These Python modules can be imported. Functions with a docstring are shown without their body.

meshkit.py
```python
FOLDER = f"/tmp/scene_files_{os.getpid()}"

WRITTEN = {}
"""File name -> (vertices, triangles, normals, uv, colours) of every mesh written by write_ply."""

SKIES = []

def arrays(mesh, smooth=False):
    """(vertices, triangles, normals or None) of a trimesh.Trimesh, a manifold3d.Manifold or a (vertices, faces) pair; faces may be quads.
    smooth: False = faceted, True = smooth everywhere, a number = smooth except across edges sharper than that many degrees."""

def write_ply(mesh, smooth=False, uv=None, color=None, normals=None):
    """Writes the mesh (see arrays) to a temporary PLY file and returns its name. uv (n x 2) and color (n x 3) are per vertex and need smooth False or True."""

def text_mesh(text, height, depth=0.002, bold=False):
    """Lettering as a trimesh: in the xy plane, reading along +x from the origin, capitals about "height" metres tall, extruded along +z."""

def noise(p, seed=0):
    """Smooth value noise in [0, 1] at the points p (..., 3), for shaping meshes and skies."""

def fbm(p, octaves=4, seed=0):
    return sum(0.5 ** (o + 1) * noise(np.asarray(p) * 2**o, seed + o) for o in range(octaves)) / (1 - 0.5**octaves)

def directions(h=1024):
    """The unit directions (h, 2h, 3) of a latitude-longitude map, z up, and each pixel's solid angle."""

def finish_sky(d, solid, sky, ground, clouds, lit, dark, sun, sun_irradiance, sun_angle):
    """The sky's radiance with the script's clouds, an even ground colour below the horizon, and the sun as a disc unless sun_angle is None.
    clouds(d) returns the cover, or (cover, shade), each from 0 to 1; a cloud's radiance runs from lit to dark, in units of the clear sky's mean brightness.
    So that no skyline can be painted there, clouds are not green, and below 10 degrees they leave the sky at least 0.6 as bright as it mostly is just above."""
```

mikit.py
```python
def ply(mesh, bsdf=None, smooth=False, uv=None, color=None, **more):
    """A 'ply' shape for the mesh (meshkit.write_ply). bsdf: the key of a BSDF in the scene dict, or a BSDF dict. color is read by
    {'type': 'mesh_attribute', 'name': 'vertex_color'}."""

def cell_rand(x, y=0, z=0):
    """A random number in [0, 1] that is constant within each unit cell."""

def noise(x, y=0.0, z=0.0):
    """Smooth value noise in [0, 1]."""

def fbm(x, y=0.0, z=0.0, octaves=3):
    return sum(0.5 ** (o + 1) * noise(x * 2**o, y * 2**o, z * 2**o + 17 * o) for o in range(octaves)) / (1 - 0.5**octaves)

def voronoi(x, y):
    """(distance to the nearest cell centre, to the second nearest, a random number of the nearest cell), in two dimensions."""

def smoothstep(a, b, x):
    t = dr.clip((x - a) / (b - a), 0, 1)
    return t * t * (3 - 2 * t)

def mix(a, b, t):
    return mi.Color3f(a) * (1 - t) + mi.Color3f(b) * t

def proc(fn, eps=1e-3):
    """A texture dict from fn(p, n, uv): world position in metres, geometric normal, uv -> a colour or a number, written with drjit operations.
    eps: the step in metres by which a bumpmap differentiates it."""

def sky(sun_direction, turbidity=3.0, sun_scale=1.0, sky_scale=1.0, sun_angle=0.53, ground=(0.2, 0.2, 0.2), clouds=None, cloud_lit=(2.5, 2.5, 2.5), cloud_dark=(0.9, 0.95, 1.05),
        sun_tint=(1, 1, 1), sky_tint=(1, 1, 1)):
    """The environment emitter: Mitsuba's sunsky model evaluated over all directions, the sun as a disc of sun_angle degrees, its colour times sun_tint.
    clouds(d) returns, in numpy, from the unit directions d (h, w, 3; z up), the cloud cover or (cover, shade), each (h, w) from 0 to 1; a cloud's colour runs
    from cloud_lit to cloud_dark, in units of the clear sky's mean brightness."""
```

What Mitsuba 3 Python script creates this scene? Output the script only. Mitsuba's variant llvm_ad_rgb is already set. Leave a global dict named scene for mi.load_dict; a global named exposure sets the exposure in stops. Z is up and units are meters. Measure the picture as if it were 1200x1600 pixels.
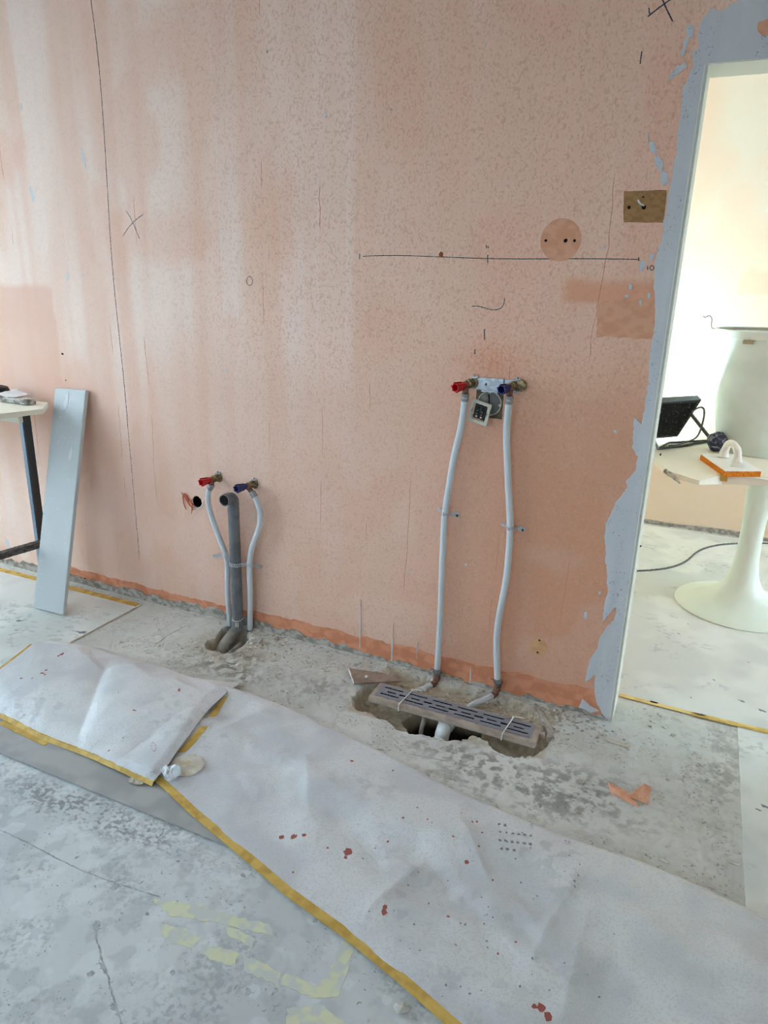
import math, random
import numpy as np, trimesh, mitsuba as mi, drjit as dr
import shapely
from shapely.geometry import Polygon, MultiPolygon, LineString, Point, box as sbox
from scipy.interpolate import LinearNDInterpolator, CubicSpline
from scipy.spatial import Delaunay
import mikit, meshkit
from mikit import noise, fbm, voronoi, smoothstep, mix, cell_rand
rng = np.random.default_rng(7); random.seed(7)
T = mi.ScalarTransform4f
scene, labels = {'type': 'scene'}, {}

# ---------------------------------------------------------------- camera, sky, exposure
FPX = 1105.0
R = np.array([[0.9072409, 0.15275892, -0.39189112], [0.41977129, -0.26997829, 0.86654705], [0.0265707, -0.95067157, -0.30905916]])
O = np.array([0.0, -2.408, 1.52])
fwd, upv = R[:, 2], -R[:, 1]
scene['camera'] = {'type': 'perspective', 'fov_axis': 'x', 'fov': math.degrees(2 * math.atan(600 / FPX)), 'near_clip': 0.02, 'far_clip': 200.0,
                   'to_world': T().look_at(origin=O.tolist(), target=(O + fwd).tolist(), up=upv.tolist())}
exposure = 1.6
def overcast(d):
    n = meshkit.fbm(d * np.array([3, 3, 5.0]), 3, 5)
    return 0.8 + 0.2 * n, 0.35 * n
scene['sky'] = mikit.sky([-1.3, -1.0, 0.75], turbidity=4.0, sun_scale=0.0, sky_scale=10.0, ground=(0.3, 0.3, 0.3), clouds=overcast,
                         cloud_lit=(1.62, 2.13, 2.56), cloud_dark=(1.25, 1.65, 2.03))
LAMP = (38.0, 52.0, 52.0)

# ---------------------------------------------------------------- geometry helpers
def ray(px, py):
    return R @ np.array([(px - 600) / FPX, (py - 800) / FPX, 1.0])
def wl(px, py, y=0.0):            # the point of the plane y = const seen at a place in the photograph
    d = ray(px, py); return O + d * (y - O[1]) / d[1]
def fl(px, py, z=0.0):            # the point of a level at height z
    d = ray(px, py); return O + d * (z - O[2]) / d[2]
def cat(*ms):
    return trimesh.util.concatenate([m for m in ms])
def box(sx, sy, sz, c=(0, 0, 0), b=0.0):
    if b <= 0:
        m = trimesh.creation.box((sx, sy, sz))
    else:
        p = []
        for x in (-1, 1):
            for y in (-1, 1):
                for z in (-1, 1):
                    q = np.array([x * sx / 2, y * sy / 2, z * sz / 2]); s = np.array([x, y, z]) * b
                    p += [q - s * [0, 1, 1], q - s * [1, 0, 1], q - s * [1, 1, 0]]
        m = trimesh.convex.convex_hull(np.array(p))
    m.apply_translation(c); return m
def curve(pts, n=60, kind='cubic'):
    p = np.asarray(pts, float)
    if kind == 'linear': return p
    s = np.r_[0, np.cumsum(np.linalg.norm(np.diff(p, axis=0), axis=1))]
    return CubicSpline(s, p)(np.linspace(0, s[-1], n))
def tube(pts, r, sides=12, closed=False):
    p = np.asarray(pts, float); n = len(p); r = np.broadcast_to(r, (n,))
    t = np.gradient(p, axis=0); t /= np.linalg.norm(t, axis=1, keepdims=True) + 1e-12
    a = np.cross(t[0], [0, 0, 1.0] if abs(t[0][2]) < 0.9 else [1.0, 0, 0]); a /= np.linalg.norm(a)
    vs = []
    for i in range(n):
        a = a - t[i] * (a @ t[i]); a /= np.linalg.norm(a); b = np.cross(t[i], a)
        ang = np.arange(sides) * 2 * np.pi / sides
        vs.append(p[i] + r[i] * (np.cos(ang)[:, None] * a + np.sin(ang)[:, None] * b))
    v = np.vstack(vs + [p[0], p[-1]]); f = []
    for i in range(n - 1):
        for j in range(sides):
            k = (j + 1) % sides
            f += [[i * sides + j, i * sides + k, (i + 1) * sides + k], [i * sides + j, (i + 1) * sides + k, (i + 1) * sides + j]]
    e = n * sides
    for j in range(sides):
        k = (j + 1) % sides
        f += [[e, k, j], [e + 1, (n - 1) * sides + j, (n - 1) * sides + k]]
    return trimesh.Trimesh(v, f, process=False)
def lathe(prof, sides=32, origin=(0, 0, 0), axis=(0, 0, 1), rot=0.0):
    m = trimesh.creation.revolve(np.asarray(prof, float), sections=sides)
    m.apply_transform(trimesh.transformations.rotation_matrix(rot, [0, 0, 1]))
    m.apply_transform(trimesh.geometry.align_vectors([0, 0, 1], np.asarray(axis, float) / np.linalg.norm(axis)))
    m.apply_translation(origin); m.fix_normals(); return m
def extr(poly, h):
    gs = [g for g in getattr(poly, 'geoms', [poly]) if g.geom_type == 'Polygon' and g.area > 1e-9]
    return cat(*[trimesh.creation.extrude_polygon(g, h, engine='earcut') for g in gs])
def frame(m, o, ex, ey, ez):
    M = np.eye(4); M[:3, 0], M[:3, 1], M[:3, 2], M[:3, 3] = ex, ey, ez, o
    m.apply_transform(M); return m
def on_wall(poly, h, y=0.0):      # a flat layer on the wall's face: polygon in (x, z), standing h proud of it
    m = extr(poly, h); return frame(m, (0, y, 0), (1, 0, 0), (0, 0, 1), (0, -1, 0))
def flat(poly, h, z=0.0):
    m = extr(poly, h); m.apply_translation((0, 0, z)); return m
def ragged(pts, step=0.008, amp=0.003, seed=0, closed=True):
    p = np.asarray(pts, float)[:, :2]; out = []; g = np.random.default_rng(seed)
    n = len(p) if closed else len(p) - 1
    for i in range(n):
        a, b = p[i], p[(i + 1) % len(p)]; k = max(1, int(np.linalg.norm(b - a) / step))
        for j in range(k):
            out.append(a + (b - a) * j / k)
    out = np.array(out)
    out = out + g.normal(0, amp, out.shape) * 0.6 + (meshkit.noise(np.c_[out / 0.02, np.zeros(len(out))], seed)[:, None] - 0.5) * amp * 2
    q = Polygon(out).buffer(0)
    return q
def wpoly(pix, y=0.0):
    return [(wl(*p, y)[0], wl(*p, y)[2]) for p in pix]
def blob(cx, cy, rx, ry, seed=0, n=18, rot=0.0, jag=0.25):
    g = np.random.default_rng(seed); a = np.arange(n) * 2 * np.pi / n
    r = 1 + g.uniform(-jag, jag, n)
    x, y = rx * r * np.cos(a), ry * r * np.sin(a); c, s = math.cos(rot), math.sin(rot)
    return Polygon(np.c_[cx + c * x - s * y, cy + s * x + c * y]).buffer(0)
def stone(size, seed, flat_=0.5):
    g = np.random.default_rng(seed)
    p = g.normal(0, 1, (22, 3)); p /= np.linalg.norm(p, axis=1, keepdims=True); p *= g.uniform(0.75, 1.1, (22, 1))
    m = trimesh.convex.convex_hull(p * np.array([1, g.uniform(.6, .9), flat_]) * size)
    m.apply_transform(trimesh.transformations.rotation_matrix(g.uniform(0, 6.28), [0, 0, 1])); return m

def key_of(name):
    if name not in scene: return name
    i = 1
    while f'{name}_{i:03d}' in scene: i += 1
    return f'{name}_{i:03d}'
things = set()
def thing(name, label, cat_, group=None, kind=None):
    k, i = name, 0
    while k in things or k in scene: i += 1; k = f'{name}_{i:03d}'
    things.add(k); labels[k] = {'label': label, 'category': cat_}
    if group: labels[k]['group'] = group
    if kind: labels[k]['kind'] = kind
    return k
def put(key, mesh, m, smooth=False, label=None, kind=None, **more):
    k = key_of(key); scene[k] = mikit.ply(mesh, m, smooth=smooth, **more)
    if label or kind:
        labels.setdefault(k, {})
        if label: labels[k]['label'] = label
        if kind: labels[k]['kind'] = kind
    return k
def part(t, name, mesh, m, smooth=False, label=None, kind=None, **more):
    return put(f'{t}__{name}', mesh, m, smooth, label, kind, **more)
def whole(name, label, cat_, mesh, m, smooth=False, group=None, kind=None, **more):
    k = thing(name, label, cat_, group, kind); scene[k] = mikit.ply(mesh, m, smooth=smooth, **more); return k
def struct(name, mesh, m, label=None, smooth=False):
    scene[name] = mikit.ply(mesh, m, smooth=smooth); labels[name] = {'kind': 'structure'}
    if label: labels[name]['label'] = label

# ---------------------------------------------------------------- materials
def srgb(*c):
    c = np.array(c, float) / 255
    return tuple(float(x) for x in np.where(c <= 0.04045, c / 12.92, ((c + 0.055) / 1.055) ** 2.4))
def C(t): return mi.Color3f(*t)
def rgb(t): return {'type': 'rgb', 'value': list(t)}
def mat(name, color, rough=0.6, metal=0.0, bump=None, spec=0.4, **kw):
    b = {'type': 'principled', 'base_color': color if isinstance(color, dict) else rgb(color), 'roughness': rough, 'metallic': metal, 'specular': spec, **kw}
    if bump: b = {'type': 'bumpmap', 'tex': mikit.proc(bump[0], eps=bump[2] if len(bump) > 2 else 1e-3), 'scale': bump[1], 'bsdf': b}
    scene[name] = {'type': 'twosided', 'bsdf': b}

def plaster(p, n, uv):
    x, z = p.x, p.z
    t = fbm(x * 2.1 + 3, z * 1.1, 1.0, 3)
    streak = fbm(x * 15, z * 0.9, 2.0, 2)
    c = mix(srgb(232, 209, 196), srgb(224, 190, 173), smoothstep(.32, .68, t * .5 + streak * .5))
    c = mix(c, srgb(217, 174, 152), .8 * smoothstep(-2.6, -.7, x + .5 * (t - .5)))
    c = mix(c, srgb(204, 137, 98), .75 * smoothstep(-1.1, -.4, x) * smoothstep(1.9, .9, z + .5 * t))
    pale = smoothstep(.52, .72, fbm(x * 6, z * .6, 7.0, 2))
    c = mix(c, srgb(234, 213, 203), .45 * pale)
    sharp = fbm(dr.floor((x + .02 * noise(z * 2, 3.0)) * 9 + .6 * noise(z * 1.3, 9.0)) * 3.7, z * .5, 4.0, 2)
    c = mix(c, srgb(222, 178, 154), .3 * smoothstep(.5, .65, sharp) * smoothstep(.3, .6, fbm(x * 3, z * 2, 14.0, 2)))
    blot = smoothstep(.52, .72, fbm(x * 4.5, z * 3.0, 5.0, 3))
    c = mix(c, srgb(216, 158, 132), .3 * blot)
    low = smoothstep(.5, .62, fbm(x * 5 + 2, z * 5, 11.0, 2)) * smoothstep(1.1, .5, z)
    c = mix(c, srgb(230, 202, 187), .4 * low)
    # stipple of the roller-textured gypsum
    s1 = noise(x * 210, z * 170, 3.0); s2 = noise(x * 105 + 9, z * 90, 8.0)
    amt = .25 + .75 * smoothstep(-2.5, -1.3, x)
    c = mix(c, srgb(176, 118, 92), amt * .38 * smoothstep(.45, .85, s1 * .65 + s2 * .35))
    c = mix(c, srgb(226, 198, 180), amt * .32 * smoothstep(.45, .85, noise(x * 190 + 5, z * 150, 21.0) * .65 + .35 * s2))
    # darker area above the work table, and trowel lines
    wob = (fbm(x * 8, z * 8, 4.0, 2) - .5) * .03
    box_ = smoothstep(-2.745, -2.775, x + wob) * smoothstep(1.475, 1.44, z + wob) * smoothstep(.2, .9, z)
    c = mix(c, srgb(216, 176, 158), .75 * box_)
    band = smoothstep(-.50, -.46, x + wob) * smoothstep(1.465, 1.485, z + wob * .3) * smoothstep(1.56, 1.52, z + wob)
    c = mix(c, srgb(206, 143, 112), .75 * band)
    for x0, z0, z1, w in ((-1.62, .8, 2.6, .0018), (-1.37, .5, 2.2, .0022), (-1.16, .5, 1.6, .002), (-2.43, .4, 1.6, .002), (-2.24, .5, 1.9, .002), (-.62, .2, 1.3, .002), (-.36, .3, 2.2, .0016), (-.98, .15, .85, .0024), (-2.98, .5, 2.6, .002)):
        d = dr.abs(x - x0 + (noise(z * 3, x0) - .5) * .03 + (noise(z * 25, x0) - .5) * .006)
        on = smoothstep(.45, .6, noise(z * 9, x0 * 7, 2.0)) * smoothstep(z0, z0 + .1, z) * smoothstep(z1, z1 - .1, z)
        c = mix(c, srgb(170, 92, 62), .7 * on * smoothstep(w, w * .4, d))
    # glow of orange damp above the tap bracket
    q = dr.square((x + .69) / .10) + dr.square((z - 1.27) / .07)
    c = mix(c, srgb(208, 124, 88), .5 * dr.exp(-q) * (.5 + .5 * smoothstep(.3, .6, s1)))
    c = mix(c, srgb(204, 160, 138), .42 * smoothstep(1.35, .9, z + .4 * (t - .5)) * smoothstep(-3.1, -2.6, x))  # lower wall darkened in the colour, standing in for weaker light
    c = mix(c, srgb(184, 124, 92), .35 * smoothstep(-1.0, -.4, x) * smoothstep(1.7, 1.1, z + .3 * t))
    return c * mi.Float(1.1)
def plaster_h(p, n, uv):
    x, z = p.x, p.z
    return noise(x * 190, z * 150, 3.0) * .6 + noise(x * 95 + 9, z * 80, 8.0) * .4 + .8 * fbm(x * 12, z * 7, 1.0, 2)
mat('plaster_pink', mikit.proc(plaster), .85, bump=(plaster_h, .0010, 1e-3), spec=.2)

def skim(p, n, uv):
    x, z = p.x, p.z
    c = mix(srgb(188, 189, 194), srgb(202, 203, 206), fbm(x * 30, z * 4, 3.0, 3))
    pit = smoothstep(.84, .92, noise(x * 330, z * 260, 4.0)) * smoothstep(.45, .6, noise(x * 20, z * 9, 2.0))
    return mix(c, srgb(110, 114, 122), .7 * pit)
mat('skim_grey', mikit.proc(skim), .7, bump=(lambda p, n, uv: fbm(p.x * 40, p.z * 9, 1.0, 3), .002), spec=.25)
mat('reveal_white', srgb(214, 214, 200), .6, spec=.3)
def tint(a, b, s=60, p0=.35, p1=.65, oct_=3):
    return mikit.proc(lambda p, n, uv: mix(a, b, smoothstep(p0, p1, fbm(p.x * s, p.y * s, p.z * s, oct_))))
mat('filler_white', srgb(205, 208, 210), .7)
mat('patch_orange', tint(srgb(214, 160, 132), srgb(206, 148, 118), 40), .85, spec=.2)
mat('patch_tan', tint(srgb(212, 164, 124), srgb(204, 152, 110), 40), .85, spec=.2)
mat('patch_brown', tint(srgb(160, 122, 82), srgb(148, 110, 72), 90), .8, spec=.2)
mat('band_orange', tint(srgb(216, 150, 118), srgb(202, 132, 100), 30), .9, bump=(lambda p, n, uv: fbm(p.x * 90, p.z * 90, 1.0, 3), .0015), spec=.15)
mat('mortar_grey', tint(srgb(184, 178, 168), srgb(140, 134, 126), 55), .95, bump=(lambda p, n, uv: fbm(p.x * 80, p.y * 80, p.z * 80, 3), .006), spec=.1)
mat('pencil', srgb(62, 58, 70), .6)
mat('hole_black', srgb(30, 26, 24), .9, spec=.1)
mat('rust_brown', srgb(140, 70, 40), .8)

def screed(p, n, uv):
    x, y = p.x, p.y
    near = smoothstep(-.95, -1.1, y)
    f1 = fbm(x * 3, y * 3, 1.0, 4); f2 = fbm(x * 14, y * 14, 2.0, 4); f3 = fbm(x * 70, y * 70, 3.0, 3); f4 = fbm(x * 48, y * 48, 13.0, 4)
    c = mix(srgb(214, 213, 206), srgb(198, 197, 190), smoothstep(.3, .7, f1))
    c = mix(c, srgb(178, 175, 167), .4 * smoothstep(.45, .7, f2 * .5 + f3 * .5))
    c = mix(c, srgb(120, 116, 110), .6 * smoothstep(.78, .86, noise(x * 140, y * 140, 5.0)) * smoothstep(.4, .6, f2))
    # dug-over, sandy ground round the two openings
    def spot(cx, cy, rx, ry): return dr.exp(-(dr.square((x - cx) / rx) + dr.square((y - cy) / ry)))
    sand = dr.minimum(1, spot(-1.72, -.2, .2, .16) + spot(-.65, -.18, .45, .14))
    c = mix(c, mix(srgb(196, 187, 168), srgb(166, 156, 138), f3), .8 * sand * smoothstep(.28, .55, f2 + .25 * sand))
    c = mix(c, srgb(116, 108, 96), .75 * dr.minimum(1, spot(-1.66, -.33, .10, .05) + spot(-1.52, -.36, .07, .05) + spot(-1.62, -.22, .12, .05) + .8 * spot(-.55, -.43, .25, .05)) * smoothstep(.42, .62, f4))
    # worn dark areas
    dark = dr.minimum(1, spot(-.38, -.5, .3, .14) + .8 * spot(-.12, -.42, .16, .12) + .5 * spot(-1.75, -.36, .2, .1) + .6 * spot(-1.2, -.3, .2, .1) + .6 * spot(.22, -.1, .12, .3))
    c = mix(c, srgb(120, 117, 111), .7 * dark * smoothstep(.40, .64, f2 * .3 + f4 * .7))
    c = mix(c, srgb(206, 206, 202), .5 * smoothstep(.62, .74, fbm(x * 22, y * 22, 9.0, 3)) * (1 - near))
    # the smooth painted floor nearest to the viewer
    w = mix(srgb(208, 211, 210), srgb(194, 197, 197), smoothstep(.35, .65, f1))
    fine_ = fbm(x * 60, y * 60, 6.0, 4)
    smut = smoothstep(.46, .72, fbm(x * 7, y * 7, 6.0, 3)) * smoothstep(.42, .68, fbm(x * 110, y * 110, 6.0, 3))
    w = mix(w, srgb(150, 154, 154), .55 * smut)
    w = mix(w, srgb(168, 172, 172), .4 * smoothstep(.5, .7, fbm(x * 20, y * 20, 16.0, 3)))
    edge = spot(-1.35, -1.19, .30, .055) + .8 * spot(-1.62, -1.2, .2, .06) + .5 * spot(-1.2, -1.35, .1, .04)
    w = mix(w, srgb(96, 97, 99), .6 * dr.minimum(1, edge) * smoothstep(.42, .64, fbm(x * 95, y * 130, 8.0, 3) * .7 + .3 * f2))
    w = mix(w, srgb(120, 122, 122), .8 * smoothstep(.86, .94, noise(x * 200, y * 200, 3.0)) * smoothstep(.40, .6, f2))
    w = mix(w, srgb(222, 226, 226), .4 * smoothstep(.6, .7, fbm(x * 18 + 4, y * 18, 12.0, 3)))
    c = mix(c, w, near)
    wb = (f2 - .5) * .06
    pit = smoothstep(-1.07, -1.03, x + wb) * smoothstep(-.31, -.35, x + wb) * smoothstep(-.385, -.35, y + wb - .05 * (x + .68)) * smoothstep(-.02, -.05, y + wb)
    c = mix(c, mix(srgb(190, 176, 150), srgb(148, 132, 108), f3), .85 * pit * smoothstep(.2, .42, f2))
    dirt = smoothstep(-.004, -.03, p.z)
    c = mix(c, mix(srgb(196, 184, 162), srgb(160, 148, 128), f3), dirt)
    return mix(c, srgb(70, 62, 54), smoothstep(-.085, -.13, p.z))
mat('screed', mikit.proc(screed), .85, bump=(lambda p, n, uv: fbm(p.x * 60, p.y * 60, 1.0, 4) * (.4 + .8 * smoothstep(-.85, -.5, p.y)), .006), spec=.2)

def fleece(p, n, uv):
    x, y = p.x, p.y
    c = mix(srgb(214, 216, 216), srgb(198, 201, 203), smoothstep(.35, .65, fbm(x * 6, y * 6, 3.0, 3)))
    c = mix(c, srgb(186, 187, 190), .35 * smoothstep(.5, .8, noise(x * 300, y * 300, 1.0)))
    return mix(c, srgb(170, 172, 174), .4 * smoothstep(.5, .75, fbm(x * 4 + 3, y * 4, 8.0, 2)) * smoothstep(.5, .7, fbm(x * 40, y * 40, 2.0, 3)))
mat('fleece', mikit.proc(fleece), .36, bump=(lambda p, n, uv: fbm(p.x * 45, p.y * 45, 2.0, 3) + .4 * noise(p.x * 280, p.y * 280, 1.0), .0016), spec=.7)
def fleece2(p, n, uv):
    x, y = p.x, p.y
    c = mix(srgb(222, 224, 218), srgb(206, 209, 204), smoothstep(.35, .65, fbm(x * 5, y * 5, 3.0, 3)))
    sm = smoothstep(.5, .7, fbm(x * 6 + 1, y * 9, 5.0, 3)) * smoothstep(.55, .72, fbm(x * 45, y * 60, 6.0, 3))
    return mix(c, srgb(160, 162, 162), .4 * sm)
mat('fleece_floor', mikit.proc(fleece2), .6, bump=(lambda p, n, uv: fbm(p.x * 30, p.y * 30, 2.0, 3), .0012), spec=.35)
mat('grey_board', tint(srgb(170, 170, 167), srgb(156, 157, 156), 14), .6, spec=.3)
mat('tape_yellow', tint(srgb(212, 178, 96), srgb(190, 154, 74), 35), .5)
mat('tape_pale', tint(srgb(226, 200, 128), srgb(212, 182, 100), 30), .55)
mat('residue', tint(srgb(214, 215, 184), srgb(200, 203, 196), 45, .36, .6), .7)
mat('splash_red', srgb(160, 92, 84), .8)
mat('smudge', srgb(128, 132, 138), .8)
def plankc(p, n, uv):
    c = mix(srgb(190, 195, 196), srgb(182, 187, 188), fbm(p.x * 9, p.z * 3, 1.0, 3))
    return mix(c, srgb(214, 216, 216), .8 * smoothstep(.90, .95, noise(p.x * 150, p.z * 130, 2.0)) * smoothstep(.4, .6, noise(p.x * 9, p.z * 6, 3.0)))
mat('plank_grey', mikit.proc(plankc), .5, spec=.4)
mat('pipe_grey', tint(srgb(112, 114, 118), srgb(98, 100, 104), 20), .45)
mat('pipe_dust', tint(srgb(150, 144, 134), srgb(112, 110, 108), 18), .7)
mat('pex_white', srgb(200, 204, 208), .4)
mat('pipe_white', srgb(225, 227, 228), .35)
mat('red_plastic', srgb(190, 26, 34), .4)
mat('blue_plastic', srgb(38, 46, 104), .4)
mat('brass', tint(srgb(150, 132, 96), srgb(104, 92, 72), 120), .45, .7)
mat('copper_old', tint(srgb(140, 98, 84), srgb(96, 66, 58), 120), .55, .3)
mat('steel_galv', tint(srgb(190, 196, 204), srgb(164, 170, 178), 60), .42, .6)
mat('strap_steel', srgb(186, 190, 194), .4, .5)
mat('plug_steel', srgb(150, 152, 154), .35, .6)
def brushed(p, n, uv):
    return mix(srgb(156, 162, 172), srgb(132, 138, 149), fbm(p.x * 6, p.y * 320, 2.0, 2))
mat('steel_brushed', mikit.proc(brushed), .4, .35)
mat('frame_beige', tint(srgb(184, 170, 156), srgb(166, 152, 140), 40), .55, .1)
mat('tie_white', srgb(226, 224, 216), .5)
mat('tile_brown', tint(srgb(158, 138, 124), srgb(138, 118, 106), 30), .6)
mat('chip_white', tint(srgb(216, 212, 204), srgb(188, 184, 176), 70), .85)
mat('chip_grey', tint(srgb(182, 175, 163), srgb(146, 139, 128), 70), .9)
mat('chip_orange', tint(srgb(230, 176, 146), srgb(216, 154, 122), 60), .9)
mat('socket_beige', srgb(190, 186, 172), .45)
mat('socket_black', srgb(24, 24, 26), .4)
mat('recess_brown', tint(srgb(112, 96, 78), srgb(84, 72, 60), 60), .9)
mat('wire_orange', srgb(196, 110, 80), .6)
mat('dark_steel', srgb(74, 72, 72), .4, .6)
mat('light_steel', srgb(140, 156, 172), .35, .5)
mat('rail_rust', tint(srgb(70, 64, 62), srgb(104, 96, 90), 80), .6, .3)
mat('paper_cream', srgb(226, 222, 204), .7)
mat('dusty_wood', tint(srgb(190, 186, 178), srgb(112, 106, 100), 60), .8)
mat('cloth_white', srgb(216, 214, 212), .8)
mat('stain_grey', tint(srgb(150, 153, 153), srgb(178, 182, 182), 70), .8)
mat('stain_tan', srgb(196, 176, 142), .7)
mat('leaf_beige', tint(srgb(206, 198, 184), srgb(190, 180, 162), 40), .7)
mat('lacquer_white', srgb(224, 234, 220), .3, spec=.5)
mat('tub_white', tint(srgb(222, 237, 233), srgb(212, 229, 224), 6), .5)
mat('tub_inside', tint(srgb(168, 162, 136), srgb(140, 134, 112), 8), .8)
def lampback(p, n, uv):
    return mix(srgb(40, 42, 42), srgb(150, 152, 148), .8 * smoothstep(.74, .86, noise(p.x * 160, p.y * 160, p.z * 160)))
mat('lamp_black', mikit.proc(lampback), .6)
mat('lamp_edge', srgb(66, 68, 68), .5, .3)
def lumpc(p, n, uv):
    return mix(srgb(54, 62, 84), srgb(146, 154, 168), smoothstep(.45, .72, fbm(p.x * 90, p.y * 90, p.z * 90, 3)))
mat('lump_blue', mikit.proc(lumpc), .9)
mat('sponge_orange', tint(srgb(224, 138, 42), srgb(196, 110, 30), 160, .4, .6), .95, bump=(lambda p, n, uv: noise(p.x * 260, p.y * 260, p.z * 260), .003))
mat('handle_white', srgb(232, 232, 224), .4)
mat('cable_grey', srgb(96, 98, 96), .6)
def cream(p, n, uv):
    x, z = p.x, p.z
    c = mix(srgb(232, 224, 210), srgb(236, 214, 194), smoothstep(.4, .65, fbm(x * 2.4, z * 2.0, 3.0, 3)))
    low = smoothstep(.8, .35, z + .5 * (fbm(x * 3, z * 3, 1.0, 2) - .5))
    c = mix(c, srgb(226, 196, 166), .7 * low)
    wob = (fbm(x * 9, z * 9, 6.0, 3) - .5) * .06
    pk = smoothstep(.06, .08, x + wob) * smoothstep(.62, .58, x + wob) * smoothstep(1.5, 1.52, z + wob) * smoothstep(1.66, 1.62, z + wob)
    return mix(c, srgb(236, 200, 176), .7 * pk)
mat('plaster_cream', mikit.proc(cream), .85, spec=.2)
mat('ceiling_white', srgb(225, 224, 220), .9, spec=.1)
mat('wall_plain', srgb(214, 208, 200), .9, spec=.1)
mat('frame_white', srgb(220, 220, 220), .5)
mat('clear_film', srgb(222, 228, 232), .12, spec=.9)
scene['lamp_glass'] = {'type': 'diffuse', 'reflectance': rgb((.8, .8, .8))}

# ---------------------------------------------------------------- the room shell
XL, XR, YB, H = -4.0, 1.5, -4.6, 2.8
DX, DZ, TH = -0.145, 2.12, 0.14        # door edge, door height, wall thickness
hx, _, hz = wl(308, 784)
bx_, _, bz_ = wl(765, 630)
outer = Polygon([(XL - .2, -.3), (DX, -.3), (DX, DZ), (.76, DZ), (.76, -.3), (3.2, -.3), (3.2, H), (XL - .2, H)])
outer = outer.difference(blob(hx, hz, .024, .027, 4, 22, 0, .07)).difference(Point(bx_, bz_).buffer(.042))
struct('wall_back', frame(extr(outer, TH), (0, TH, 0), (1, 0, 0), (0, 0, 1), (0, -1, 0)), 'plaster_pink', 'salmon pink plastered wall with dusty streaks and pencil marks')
W = 'wall_back'
def pocket(x, z, r, d):
    a = lathe([[r, 0], [r, d], [0, d]], 24, (x, 0.001, z), (0, 1, 0)); return a
part(W, 'pipe_hole_lining', pocket(hx, hz, .0232, .13), 'hole_black', True, 'dark inside of the small round hole in the plaster')
part(W, 'box_recess', pocket(bx_, bz_, .046, .05), 'recess_brown', 30, 'round brown recess behind the tap bracket')
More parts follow.
